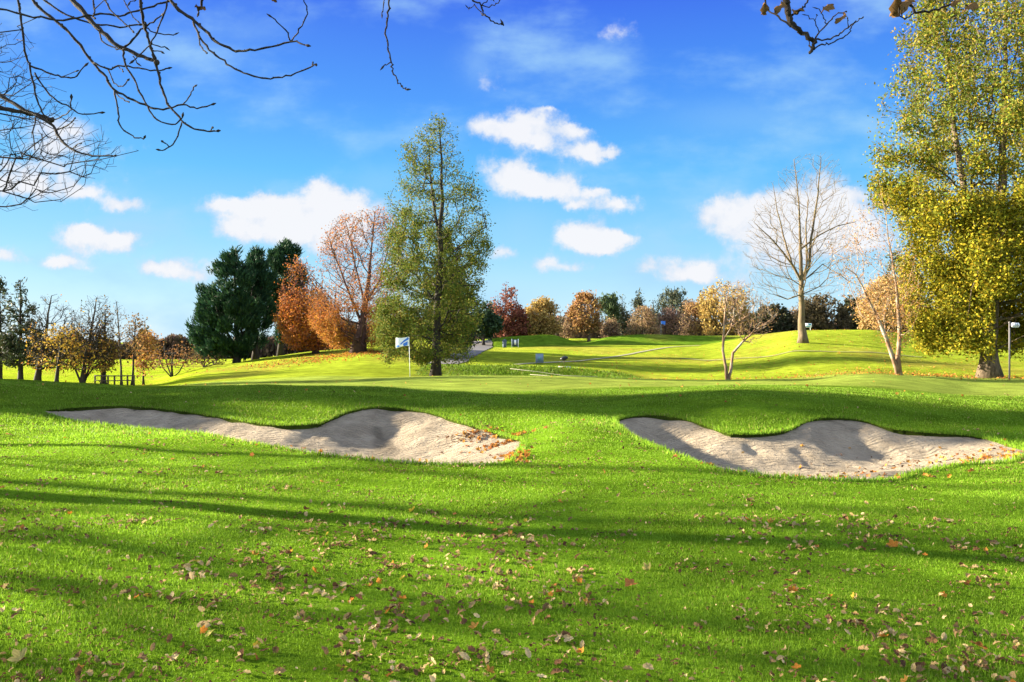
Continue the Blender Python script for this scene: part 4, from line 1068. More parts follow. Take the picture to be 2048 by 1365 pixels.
BR = [  # (points in tracing units, w0, w1, Y0, Y1)
    ('branch', 5.6, 5.4, [[(400, -40), (480, 50), (560, 140), (640, 220), (740, 290), (860, 340), (940, 375)], 34, 20, [[(940, 375), (960, 470), (1000, 600), (1060, 690), (1140, 765), (1250, 795), (1310, 790)], 17, 9], [[(1095, 740), (1070, 820), (1025, 885), (960, 905)], 9, 7], [[(1025, 885), (980, 855)], 7, 7], [[(1262, 795), (1280, 770)], 7, 7],
      [[(740, 300), (760, 390), (820, 510), (890, 640), (950, 725), (1060, 750), (1100, 700)], 13, 8], [[(600, 180), (620, 250), (690, 290), (740, 300)], 9, 8], [[(740, 290), (800, 240), (850, 180), (920, 130), (980, 90)], 14, 8], [[(940, 370), (900, 260), (875, 160)], 12, 14]]),
    ('branch', 5.9, 5.7, [[(140, -50), (240, 50), (330, 120), (460, 240), (560, 380), (640, 470), (690, 540), (800, 600), (890, 640), (980, 660), (1100, 635), (1190, 655), (1280, 630)], 20, 8, [[(1100, 635), (1150, 570), (1175, 520)], 8, 7], [[(560, 380), (650, 415), (720, 398), (830, 410), (930, 428), (1015, 412)], 12, 8], [[(650, 418), (690, 500), (735, 520), (770, 485)], 8, 7], [[(690, 550), (710, 680), (730, 770), (820, 830), (870, 830)], 11, 7], [[(700, 560), (740, 600), (775, 615)], 8, 7], [[(710, 398), (740, 430)], 6, 5]]),
    ('branch', 5.5, 5.6, [[(-40, 45), (150, 90), (340, 120), (500, 100), (600, 85), (720, 95), (830, 65), (930, 35), (1010, 10)], 12, 11]),
    ('branch', 5.7, 5.6, [[(220, -40), (300, 30), (400, 90), (560, 145), (720, 160), (840, 150)], 13, 9]),
    ('branch', 5.3, 5.4, [[(835, -40), (850, 40), (860, 120), (885, 200), (910, 290), (935, 375)], 20, 12, [[(870, 170), (960, 205), (1055, 208)], 9, 6], [[(905, 260), (960, 280), (1000, 288)], 8, 6], [[(915, 300), (975, 315)], 8, 6], [[(1005, 10), (980, 110), (930, 220), (870, 310), (800, 370)], 11, 7], [[(800, 340), (830, 385)], 7, 5], [[(820, 0), (780, 20)], 8, 5]]),
    ('branch', 5.8, 5.8, [[(95, -40), (115, 50), (130, 130), (145, 310), (185, 410), (210, 550), (240, 650), (290, 720)], 15, 9, [[(185, 400), (310, 450), (390, 465), (460, 460), (515, 395)], 12, 7], [[(210, 440), (300, 570), (400, 640), (500, 690), (610, 680)], 11, 7], [[(425, 650), (430, 590)], 7, 8], [[(370, 464), (460, 430)], 5, 5]]),
    ('branch', 5.2, 5.0, [[(560, -40), (565, 50), (568, 110)], 12, 9, [[(565, 60), (640, 0)], 7, 5]]),
    ('branch', 5.2, 5.0, [[(610, -40), (660, 50), (740, 130), (800, 190)], 11, 7, [[(720, -40), (770, 50), (830, 130)], 8, 6]]),
    ('branch', 5.4, 5.0, [[(990, -40), (1080, 60), (1180, 130), (1240, 190), (1300, 250), (1400, 300), (1480, 305), (1600, 290), (1750, 255), (1850, 275)], 22, 9, [[(1750, 252), (1800, 180), (1845, 90), (1830, -10)], 9, 7], [[(1750, 250), (1720, 180), (1630, 100)], 9, 7], [[(1165, 130), (1200, 220), (1260, 300), (1350, 370), (1440, 430), (1550, 465), (1650, 470), (1750, 455), (1880, 395), (1905, 390)], 14, 8], [[(1195, 210), (1215, 290), (1245, 320)], 9, 8], [[(1880, 395), (1885, 378)], 7, 5]]),
    ('branch', 7.4, 6.8, [[(-140, 500), (-60, 540), (60, 610), (180, 680), (300, 740), (360, 830), (430, 900), (560, 940), (690, 940)], 28, 8, [[(300, 740), (380, 700), (430, 660)], 9, 6], [[(430, 905), (470, 870), (490, 865)], 7, 5], [[(220, 700), (200, 800), (210, 900)], 10, 6], [[(330, 790), (400, 760), (450, 715)], 9, 7]]),
    ('branch', 7.3, 7.2, [[(-140, 640), (0, 655), (100, 670), (250, 700), (310, 722)], 32, 18]),
]
limbY = lambda x: np.array([x, 5.3, 5.0])
for nm, Y0, Y1, spec in BR:
    mb = MB(); main, w0, w1 = spec[0], spec[1], spec[2]
    sm = px_poly(mb, main, w0, w1, Y0, Y1, s, 0, 0, 7)
    st = sm[0]
    if st[2] > 4.2 or main[0][1] < 0:                       # join to the limb overhead
        tgt = limbY(min(-.6, st[0] - .5)); tgt[2] = max(5.0, st[2] + .5)
        w = w0 / s / F * Y0 / 2
        mb.tube(bezier(tgt, (tgt + st) / 2 + np.array([.1, 0, .15]), st + (sm[0] - sm[1]) * -.0, 7), np.linspace(w * 1.25, w, 7), 7)
    else:
        tgt = np.array([-5.2, 7.2, 4.2]) if main[0][0] < 0 else st
        w = w0 / s / F * Y0 / 2
        mb.tube(bezier(tgt, (tgt + st) / 2 + np.array([0, 0, .3]), st, 7), np.linspace(w * 1.3, w, 7), 7)
    for sub in spec[3:]:
        n = len(main); 
        px_poly(mb, sub[0], sub[1], sub[2], (Y0 + Y1) / 2, Y1 - .06, s, 0, 0, 5)
    mb.obj('branch', TWIG_DARK, rootA, True, (-6.6, 4.6, 0))
mb = MB(); px_poly(mb, [(480, -30), (460, 150), (440, 320), (445, 500), (465, 620), (500, 760), (510, 860), (590, 1000), (640, 1060), (685, 1080)], 24, 14, 4.6, 4.5, 6.02, 700, 0, 6)
px_poly(mb, [(495, 750), (400, 805)], 14, 12, 4.53, 4.5, 6.02, 700, 0, 5)
px_poly(mb, [(412, -30), (400, 60), (385, 180)], 14, 12, 4.6, 4.55, 6.02, 700, 0, 5)
t0 = P(700 + 480 / 6.02, -5, 4.6); mb.tube(bezier((-.9, 5.35, 4.9), t0 + np.array([0, 0, .7]), t0, 8), np.linspace(.014, .007, 8), 6)
t1 = P(700 + 412 / 6.02, -5, 4.6); mb.tube(bezier((-.9, 5.35, 4.9), t1 + np.array([0, 0, .6]), t1, 8), np.linspace(.01, .004, 8), 6)
mb.obj('branch', TWIG_DARK, rootA, True, (-6.6, 4.6, 0))

# --- the finer twigs of a tree further left
rootB = empty('overhanging_tree', (-9.6, 9.6, 0), 'fine-twigged bare tree reaching in from the left edge below the thick budded branches', 'tree')
tk = bezier((-9.6, 9.6, -.2), (-9.5, 9.6, 3), (-9.0, 9.6, 7.0), 18)
prof = [(60, -330, 60), (130, -300, 90), (180, -300, 140), (230, -300, 190), (280, -300, 235), (320, -300, 250), (360, -280, 160), (400, -260, 140), (420, -200, 60)]
T = sample_profile(prof, 9.4, 1900, .55, .2)
limbs = [(tk, np.linspace(.22, .08, 18), None)]
for (i, pts, r) in ((9, [(-200, 420), (-60, 400), (0, 385), (60, 400), (120, 402), (160, 378)], .012), (10, [(-250, 330), (-100, 305), (40, 310), (130, 328), (200, 322), (270, 300)], .015), (11, [(-230, 260), (-60, 215), (60, 235), (110, 260)], .017), (13, [(-240, 100), (-60, 75), (40, 60), (80, 40)], .012)):
    pp = np.array([P(a, b, 9.3) for a, b in pts]); limbs.append((np.repeat(pp, 2, axis=0)[1:] + rng.normal(0, .02, (len(pp) * 2 - 1, 3)), np.linspace(r, .0025, len(pp) * 2 - 1), i))
pos, par, rk, ns = grow(limbs, T, .30, .12, .07, -.14, 1.5, .25)
mb = MB(); tree_mesh(mb, pos, par, rk, ns, .0024, .04, e=.42)
mb.obj('trunk', TWIG_DARK, rootB, True, (-9.6, 9.6, 0))

# --- tree C: behind the camera on the right, branch ends with a few withered leaves
rootC = empty('overhanging_tree', (5.2, -1.5, 0), 'tree overhead whose thick dark twigs with withered leaves poke in at the top right', 'tree')
mb = MB()
mb.tube(bezier((5.2, -1.5, -.2), (5.1, -1.4, 3), (4.6, -1.0, 6.2)), np.linspace(.3, .16, 12), 10, .04)
mb.tube(bezier((4.9, -1.2, 4.2), (3.6, 1.6, 5.6), (1.9, 4.0, 4.3), 16), np.linspace(.12, .035, 16), 8, .03)
mb.tube(bezier((4.9, -1.2, 4.2), (4.0, 2.0, 5.4), (2.4, 4.4, 4.2), 16), np.linspace(.10, .02, 16), 8, .03)
mb.tube(bezier((3.6, 1.6, 5.1), (1.6, 3.6, 5.6), (.05, 4.6, 4.2), 14), np.linspace(.05, .01, 14), 7)
mb.obj('trunk', TWIG_DARK, rootC, True, (5.2, -1.5, 0))
def brC(specs, sc, ox, oy, Y, joint, leaves=()):
    mb = MB()
    for k, (pts, a, b) in enumerate(specs):
        sm = px_poly(mb, pts, a, b, Y, Y - .1 * (k % 3), sc, ox, oy, 7, tip=(b < 16))
        if k == 0: mb.tube(bezier(joint, (np.array(joint) + sm[0]) / 2 + np.array([0, 0, .12]), sm[0], 6), np.linspace(a / sc / F * Y / 2 * 1.2, a / sc / F * Y / 2, 6), 7)
    o = mb.obj('branch', TWIG_DARK, rootC, True, (5.2, -1.5, 0))
    for i, (a, b, sz) in enumerate(leaves):
        lb = MB(); withered(lb, P(ox + a / sc, oy + b / sc, Y - .05), sz, 100 + i + int(ox))
        c = np.tile([.16, .09, .035], (lb.n, 1)) if ox > 1000 else np.tile([.05, .03, .015], (lb.n, 1))
        me = lb.mesh('withered_leaf', DRYLEAF, True, c); me.transform(Matrix.Translation((-5.2, 1.5, 0))); link('withered_leaf', me, rootC)
brC([([(392, -60), (400, 30), (412, 120), (440, 215), (520, 270), (600, 330), (638, 352), (612, 420), (595, 455)], 62, 24), ([(440, 135), (500, 100), (560, 40), (595, -10)], 20, 12), ([(205, -30), (250, 90), (350, 160), (430, 230)], 14, 16), ([(640, 335), (740, 210), (820, 130), (905, 100)], 14, 8), ([(740, 210), (710, 130), (660, 75)], 9, 6), ([(670, 290), (640, 190), (560, 130)], 9, 6), ([(640, 338), (780, 335), (850, 290), (920, 240), (990, 190), (1045, 155)], 15, 8), ([(615, 425), (700, 375), (780, 370), (880, 320), (940, 270), (960, 215)], 14, 8), ([(917, 240), (918, 160)], 9, 6), ([(580, 330), (600, 400)], 10, 8), ([(640, 180), (655, 130)], 6, 5)],
    4.267, 1480, 0, 4.2, (1.9, 4.0, 4.3), [(205, 70, .034), (325, 55, .05), (745, 50, .055), (848, 150, .042), (500, 80, .03)])
brC([([(1430, -40), (1455, 50), (1500, 105), (1600, 100), (1720, 70), (1850, 10)], 24, 18), ([(1500, 105), (1450, 140), (1400, 160), (1360, 115)], 13, 9), ([(1380, 140), (1400, 70)], 8, 6)], 4.267, 1480, 0, 4.4, (2.4, 4.4, 4.2), [(1325, 45, .06), (1395, 20, .075), (1970, 40, .06), (1835, 10, .04)])
brC([([(1470, -40), (1490, 10), (1580, 70), (1620, 180), (1700, 240), (1800, 290), (1840, 290)], 22, 14), ([(1580, 70), (1700, 70), (1800, 10)], 14, 10), ([(1500, 60), (1580, 170), (1620, 185)], 12, 10), ([(1580, 70), (1660, 10), (1720, -10)], 13, 10), ([(1500, 50), (1450, 105), (1415, 92)], 9, 8)], 6.02, 700, 0, 4.6, (.05, 4.6, 4.2))
brC([([(1228, -60), (1215, 30), (1195, 85)], 20, 8)], 3.012, 0, 0, 4.6, (-.4, 5.2, 4.75), [(1210, 40, .035), (1655, 0, .02)])


# --- trees off to the left whose shadows stripe the lawn
def off_tree(label, x, y, h, r, w, n, nl=0, cols=None, bark=None, h0=.25, dens=.2, mat=None, seed=0):
    bz = Hs(x, y); root = empty('shade_tree', (x, y, bz), label, 'tree')
    sk = bezier((x, y, bz - .2), (x + .2, y + .1, bz + h * .4), (x - .1, y, bz + h * .95), 18)
    T = rng.normal(0, 1, (n, 3)); T /= np.linalg.norm(T, axis=1)[:, None]; T *= (rng.random(n)**.45)[:, None]
    T = T * np.array([w, w, h * (1 - h0) / 2]) + np.array([x, y, bz + h * (h0 + (1 - h0) / 2)])
    pos, par, rk, ns = grow([(sk, np.linspace(r, r * .12, 18), None)], T, .28, .7, .06, -.04, bz + h * h0 * .8)
    mb = MB(); rr, cnt = tree_mesh(mb, pos, par, rk, ns, .014, r * .5); mb.obj('trunk', bark or BARK_GREY, root, True, (x, y, bz))
    if nl:
        c, d = leaves_on(pos, par, ns, cnt, nl, .3, 4, None, 1.1)
        V, q, k = leaf_quads(c, .2, palette(len(c), cols)); link('crown', make_mesh('crown', V - np.array([x, y, bz]), [q], mat or LEAF, k), root)


off_tree('bare tree outside the left edge, throwing the long stripe across the middle of the lawn', -21, 13.4, 12, .20, 4.2, 520, h0=.3)
off_tree('slim bare tree outside the left edge, throwing a thin stripe before the left bunker', -23, 16.8, 13, .2, 3.2, 200, h0=.4)
off_tree('bare tree outside the left edge nearest the camera', -17, 9.2, 9, .13, 3.4, 520, h0=.2)
off_tree('evergreen outside the left edge, shading the near bank of the green', -30, 24.9, 7.0, .3, 2.7, 220, 8000, DARKG, h0=.12, mat=NEEDLE)
off_tree('second evergreen outside the left edge, further out', -38, 30.4, 16.8, .4, 2.9, 320, 12000, DARKG, h0=.12, mat=NEEDLE)
off_tree('leafless tree outside the left edge beyond the evergreens', -33, 40, 14, .3, 4, 420, h0=.3)
off_tree('half-leafed tree outside the left edge level with the near flag', -42, 48, 15, .3, 4, 300, 5000, YELLOW, h0=.25)


# ------------------------------------------------------------------ fallen leaves
def leaf_mesh(kind, seed):
    r = np.random.default_rng(seed)
    if kind == 'lobed':
        m = 40; th = np.linspace(0, 2 * np.pi, m, endpoint=False)
        rad = .5 + .26 * np.abs(np.cos(th * 2.5))**1.3 + .05 * np.cos(th * 15); rad *= (1 - .35 * np.exp(-((th - np.pi) / .25)**2))
        rings = [0, .35, .7, 1.0]
        asp = .85
    else:
        m = 22; th = np.linspace(0, 2 * np.pi, m, endpoint=False)
        rad = .42 / np.sqrt(np.cos(th)**2 / 1.7 + np.sin(th)**2 * 1.6) * (1 + .08 * np.cos(th * 9)); rings = [0, .35, .7, 1.0]; asp = .9
    V = [[0, 0, 0]]
    cu, cv, tw = r.uniform(.3, 1.0) * r.choice([-1, 1]), r.uniform(.4, 1.6), r.uniform(-.6, .6)
    if kind == 'curled': cv *= 1.5
    ph = r.uniform(0, 6.3)
    for k in rings[1:]:
        for t, ra in zip(th, rad):
            x, y = ra * k * math.cos(t), ra * k * math.sin(t) * asp
            z = .5 * cu * x * x + cv * y * y + tw * x * y + .05 * k * math.sin(5 * t + ph) + r.normal(0, .018)
            V.append([x, y, z])
    q, t3 = [], [[0, 1 + j, 1 + (j + 1) % m] for j in range(m)]
    for k in range(2):
        for j in range(m): q.append([1 + k * m + j, 1 + (k + 1) * m + j, 1 + (k + 1) * m + (j + 1) % m, 1 + k * m + (j + 1) % m])
    V = np.array(V); V[:, 2] -= V[:, 2].min() * .6
    # stalk
    x0 = -.30; b = len(V)
    st = np.array([[x0, .012, .05], [x0, -.012, .05], [-1.05, -.01, .12], [-1.05, .01, .12]]); V = np.concatenate([V, st])
    q.append([b, b + 1, b + 2, b + 3])
    return V, np.array(q), np.array(t3)


KINDS = {
    'tan': ('curled', [(.36, .24, .10), (.44, .31, .14), (.26, .16, .07), (.46, .34, .17), (.18, .11, .05)], 'pale tan curled dead leaf lying on the lawn in the foreground', 'tan dead leaves on the lawn'),
    'brown': ('curled', [(.12, .06, .03), (.17, .085, .04), (.08, .045, .025)], 'dark brown shrivelled leaf lying on the lawn in the foreground', 'dark brown shrivelled leaves on the lawn'),
    'orange': ('lobed', [(.46, .18, .03), (.48, .24, .05), (.34, .13, .04)], 'orange lobed leaf lying on the lawn in the foreground', 'orange leaves on the lawn'),
    'yellow': ('lobed', [(.42, .31, .04), (.38, .31, .10), (.33, .29, .08)], 'yellow lobed leaf lying on the lawn in the foreground', 'yellow leaves on the lawn'),
}
PROTO = {}
for kd, (shape, cols, lb, grp) in KINDS.items():
    PROTO[kd] = []
    for v in range(5 if kd in ('tan', 'brown') else 3):
        V, q, t = leaf_mesh(shape, v * 7 + hash_ if (hash_ := len(kd)) else 0)
        c = np.array(cols[v % len(cols)]); cc = np.tile(c, (len(V), 1)) * rng.uniform(.75, 1.2, (len(V), 1))
        PROTO[kd].append((V, q, t, cc))
# positions: drifts and strays
def leaf_spots(n):
    out = []
    while len(out) < n:
        y = math.sqrt(rng.random() * (15.5**2 - 3.6**2) + 3.6**2) if rng.random() < .55 else rng.uniform(3.6, 7.2)
        x = rng.uniform(-.68, .68) * y
        dn = float(vnoise(np.array([x]), np.array([y]), 1.1, 61)[0]) * .6 + float(vnoise(np.array([x]), np.array([y]), .35, 62)[0]) * .5
        if y > 6.5 and x > 0: dn *= .85
        if y > 8 : dn *= .8
        if rng.random() < max(0.02, (dn - .33) * 2.0) and not in_bunker(np.array([x]), np.array([y]))[0]:
            k = 1 if rng.random() < .65 else int(rng.integers(2, 6))
            for _ in range(k): out.append((x + rng.normal(0, .06) * (k > 1), y + rng.normal(0, .06) * (k > 1)))
    return out


spots = leaf_spots(2500)
spots = [q for q in spots if not in_bunker(np.array([q[0]]), np.array([q[1]]))[0]]
def pick():
    r = rng.random(); return 'tan' if r < .72 else 'brown' if r < .965 else 'orange' if r < .99 else 'yellow'
items = []
for x, y in spots:
    k = pick()
    s = rng.uniform(.024, .054) if k in ('tan', 'brown') else rng.uniform(.026, .045)
    items.append([x, y, k, s])
infr = [it for it in items if abs(it[0] / it[1]) < .64 and it[1] > 3.78]
infr.sort(key=lambda i: -i[3] / i[1])
single = infr[:285]; ids = {id(i) for i in single}; rest = [i for i in items if id(i) not in ids]
special = [  # leaves that stand out in the picture
    (1262, 1178, 'orange', .070, 'large bright orange leaf on the lawn, right of the middle near a brown clump'), (1786, 1096, 'orange', .062, 'broad orange leaf on the lawn toward the right, between two shadow stripes'),
    (1955, 1298, 'orange', .062, 'orange-brown oval leaf near the bottom right corner'), (825, 1026, 'yellow', .06, 'upright yellow-green leaf in the shadow stripe left of centre'), (1296, 1143, 'yellow', .055, 'pale cream leaf standing on edge above the large bright orange leaf'),
    (40, 1325, 'yellow', .065, 'yellow-edged leaf in the bottom left corner'), (630, 1152, 'orange', .055, 'tan-orange leaf on the lawn at the end of a shadow, left of centre'), (1423, 1017, 'yellow', .055, 'small bright yellow leaf just below the right bunker')]
PM = {}
for kd in PROTO:
    PM[kd] = [make_mesh('fallen_leaf', V, [q, t], DRYLEAF, c, True) for V, q, t, c in PROTO[kd]]
def put_leaf(x, y, k, s, label, group=None):
    o = bpy.data.objects.new('fallen_leaf', PM[k][int(rng.integers(len(PM[k])))]); COL.objects.link(o)
    o.location = (x, y, Hs(x, y) + .012 + .3 * s * rng.random()); o.scale = (s, s, s * rng.uniform(.7, 1.1))
    o.rotation_euler = (rng.normal(0, .6), rng.normal(0, .6), rng.uniform(0, 6.28))
    tag(o, label, 'leaf', group)
for x, y, k, s in single: put_leaf(x, y, k, s, KINDS[k][2], KINDS[k][3])
for px, py, k, s, lb in special:
    h = hit(px, py, 3.0, 20); put_leaf(h[0], h[1], k, s, lb)


def scatter(name, label, pts):
    vs, qs, ts, cs, n = [], [], [], [], 0
    for x, y, z, k, s in pts:
        V, q, t, c = PROTO[k][int(rng.integers(len(PROTO[k])))]
        a = rng.uniform(0, 6.28); tx, ty = rng.normal(0, .55, 2)
        R = np.array(Matrix.Rotation(a, 3, 'Z') @ Matrix.Rotation(tx, 3, 'X') @ Matrix.Rotation(ty, 3, 'Y'))
        vs.append((V * s) @ R.T + np.array([x, y, z])); qs.append(q + n); ts.append(t + n); cs.append(c * rng.uniform(.7, 1.3)); n += len(V)
    tag(link(name, make_mesh(name, np.concatenate(vs), [np.concatenate(qs), np.concatenate(ts)], DRYLEAF, np.concatenate(cs), True)), label, 'leaves', kind='stuff')


scatter('leaf_litter', 'remaining small fallen leaves strewn over the lawn', [(x, y, Hs(x, y) + .015, k, s) for x, y, k, s in rest])
bits = []
cx_ = [(rng.uniform(-.66, .66), 3.7 + 9.5 * rng.random()**1.3) for _ in range(330)]
for u_, y_ in cx_:
    for _ in range(int(rng.integers(8, 30))):
        x, y = u_ * y_ + rng.normal(0, .16), y_ + rng.normal(0, .11)
        if not in_bunker(np.array([x]), np.array([y]))[0]: bits.append((x, y, Hs(x, y) + .014, ('brown', 'brown', 'tan')[int(rng.integers(3))], rng.uniform(.011, .028)))
scatter('leaf_debris', 'crumbled brown leaf bits gathered in loose drifts between the fallen leaves', bits)
# leaves on the bank, the green and in the sand
BVH = None
from mathutils.bvhtree import BVHTree
sandb = [o for o in COL.objects if o.name.startswith('sand_bunker')]
trees_ = [BVHTree.FromPolygons([v.co for v in o.data.vertices], [p.vertices for p in o.data.polygons]) for o in sandb]
def sand_z(x, y):
    for t in trees_:
        h = t.ray_cast(Vector((x, y, 5)), Vector((0, 0, -1)))
        if h[0] is not None: return h[0].z
    return None
pts = []
def sand_leaf(px, py, sp, n, s0=.035, s1=.06, kinds=('orange', 'brown', 'orange')):
    c = hit(px, py)
    for _ in range(n):
        x, y = c + rng.normal(0, 1, 2) * sp
        z = sand_z(x, y) if in_bunker(np.array([x]), np.array([y]))[0] else Hs(x, y) + .02
        if z is not None: pts.append((x, y, z + .012, kinds[int(rng.integers(len(kinds)))], rng.uniform(s0, s1)))
sand_leaf(945, 862, np.array([.25, .22]), 80, .04, .075, ('brown', 'orange', 'brown', 'tan')); sand_leaf(975, 866, np.array([.2, .2]), 50, .04, .075, ('brown', 'orange')); sand_leaf(1015, 878, np.array([.3, .15]), 90, .04, .07); sand_leaf(1027, 912, np.array([.12, .4]), 80); sand_leaf(700, 895, np.array([1.5, .5]), 30, kinds=('brown', 'tan', 'orange'))
sand_leaf(330, 840, np.array([1.6, .5]), 14, kinds=('brown', 'tan')); sand_leaf(800, 910, np.array([1.2, .4]), 20, kinds=('brown', 'tan', 'orange'))
sand_leaf(1990, 905, np.array([.5, .55]), 110); sand_leaf(1860, 895, np.array([.9, .7]), 90, kinds=('orange', 'brown', 'brown')); sand_leaf(1620, 910, np.array([1.5, .9]), 110, kinds=('brown', 'orange', 'brown', 'tan')); sand_leaf(1500, 920, np.array([.7, .7]), 22, kinds=('orange', 'brown')); sand_leaf(1420, 930, np.array([.25, .2]), 12, kinds=('brown', 'orange')); sand_leaf(1700, 955, np.array([.8, .2]), 30)
for _ in range(260):                                         # bank, ridge and green
    y = rng.uniform(12, 42); x = rng.uniform(-.6, .66) * y
    if not in_bunker(np.array([x]), np.array([y]))[0]: pts.append((x, y, Hs(x, y) + .03, ('orange', 'brown', 'tan')[int(rng.integers(3))], rng.uniform(.035, .06)))
for _ in range(900):                                         # under the big tree
    x = 26 + rng.normal(0, 6); y = 47 + rng.normal(0, 4)
    pts.append((x, y, Hs(x, y) + .05, ('orange', 'brown', 'orange')[int(rng.integers(3))], rng.uniform(.05, .09)))
for _ in range(1500):                                        # under the beech
    x = -15 + rng.normal(0, 4); y = 73 + rng.normal(0, 3.5)
    pts.append((x, y, Hs(x, y) + .05, ('orange', 'orange', 'brown')[int(rng.integers(3))], rng.uniform(.08, .14)))
for _ in range(1800):
    y = rng.uniform(46, 95); x = rng.uniform(.05, .6) * y
    pts.append((x, y, Hs(x, y) + .04, ('orange', 'tan')[int(rng.integers(2))], rng.uniform(.05, .1)))
scatter('leaf_litter', 'red and orange leaves drifted in the bunkers, over the green and under the big trees', pts)

# ------------------------------------------------------------------ sky
CLOUDS = [(60, 370, 115, 28, 1), (170, 388, 42, 11, .8), (240, 411, 48, 14, 1), (163, 461, 40, 16, 1), (200, 488, 66, 20, 1), (246, 478, 26, 10, .8), (12, 508, 36, 14, 1), (118, 525, 50, 11, .9), (175, 538, 24, 7, .5), (330, 532, 46, 16, 1), (388, 552, 46, 13, .8),
          (470, 414, 62, 18, 1), (542, 410, 42, 20, 1), (592, 440, 115, 34, 1), (645, 384, 38, 26, 1), (702, 416, 55, 26, 1), (480, 456, 45, 18, 1), (625, 470, 100, 22, .9), (640, 500, 60, 18, .5), (430, 530, 30, 14, .5),
          (90, 258, 120, 22, .65), (130, 300, 110, 18, .7), (70, 330, 90, 12, .5), (240, 66, 26, 14, .35),
          (980, 254, 52, 24, .7), (1060, 246, 58, 28, .95), (1075, 284, 42, 18, .9), (1145, 262, 38, 13, .8), (1172, 303, 50, 18, 1), (1220, 310, 26, 8, .6), (1098, 218, 18, 5, .5),
          (1008, 345, 50, 30, .8), (1060, 366, 60, 26, 1), (1112, 378, 50, 20, 1), (1188, 388, 26, 10, .8), (1152, 412, 20, 9, .6), (1232, 410, 50, 14, 1),
          (1158, 468, 48, 24, 1), (1200, 482, 52, 22, 1), (1240, 478, 28, 12, .8), (1185, 496, 40, 12, .8), (1000, 506, 30, 14, .7), (1100, 525, 44, 14, .75), (1142, 536, 34, 10, .7),
          (1325, 530, 48, 18, 1), (1375, 552, 44, 13, .85), (1425, 540, 30, 18, .7), (1230, 65, 34, 20, .6), (958, 128, 34, 34, .4), (985, 165, 30, 18, .45),
          (1438, 415, 42, 20, .95), (1490, 442, 72, 34, 1), (1565, 432, 72, 40, 1), (1640, 402, 60, 46, 1), (1690, 444, 62, 40, 1), (1725, 480, 55, 26, .9), (1600, 482, 110, 34, .9), (1540, 528, 60, 24, .6), (1480, 565, 50, 16, .6), (1700, 390, 30, 10, .6),
          (1500, 235, 150, 34, .28), (1010, 600, 90, 26, .4), (1040, 450, 60, 40, .3), (760, 360, 60, 30, .3), (330, 90, 90, 30, .22), (500, 60, 70, 22, .2)]


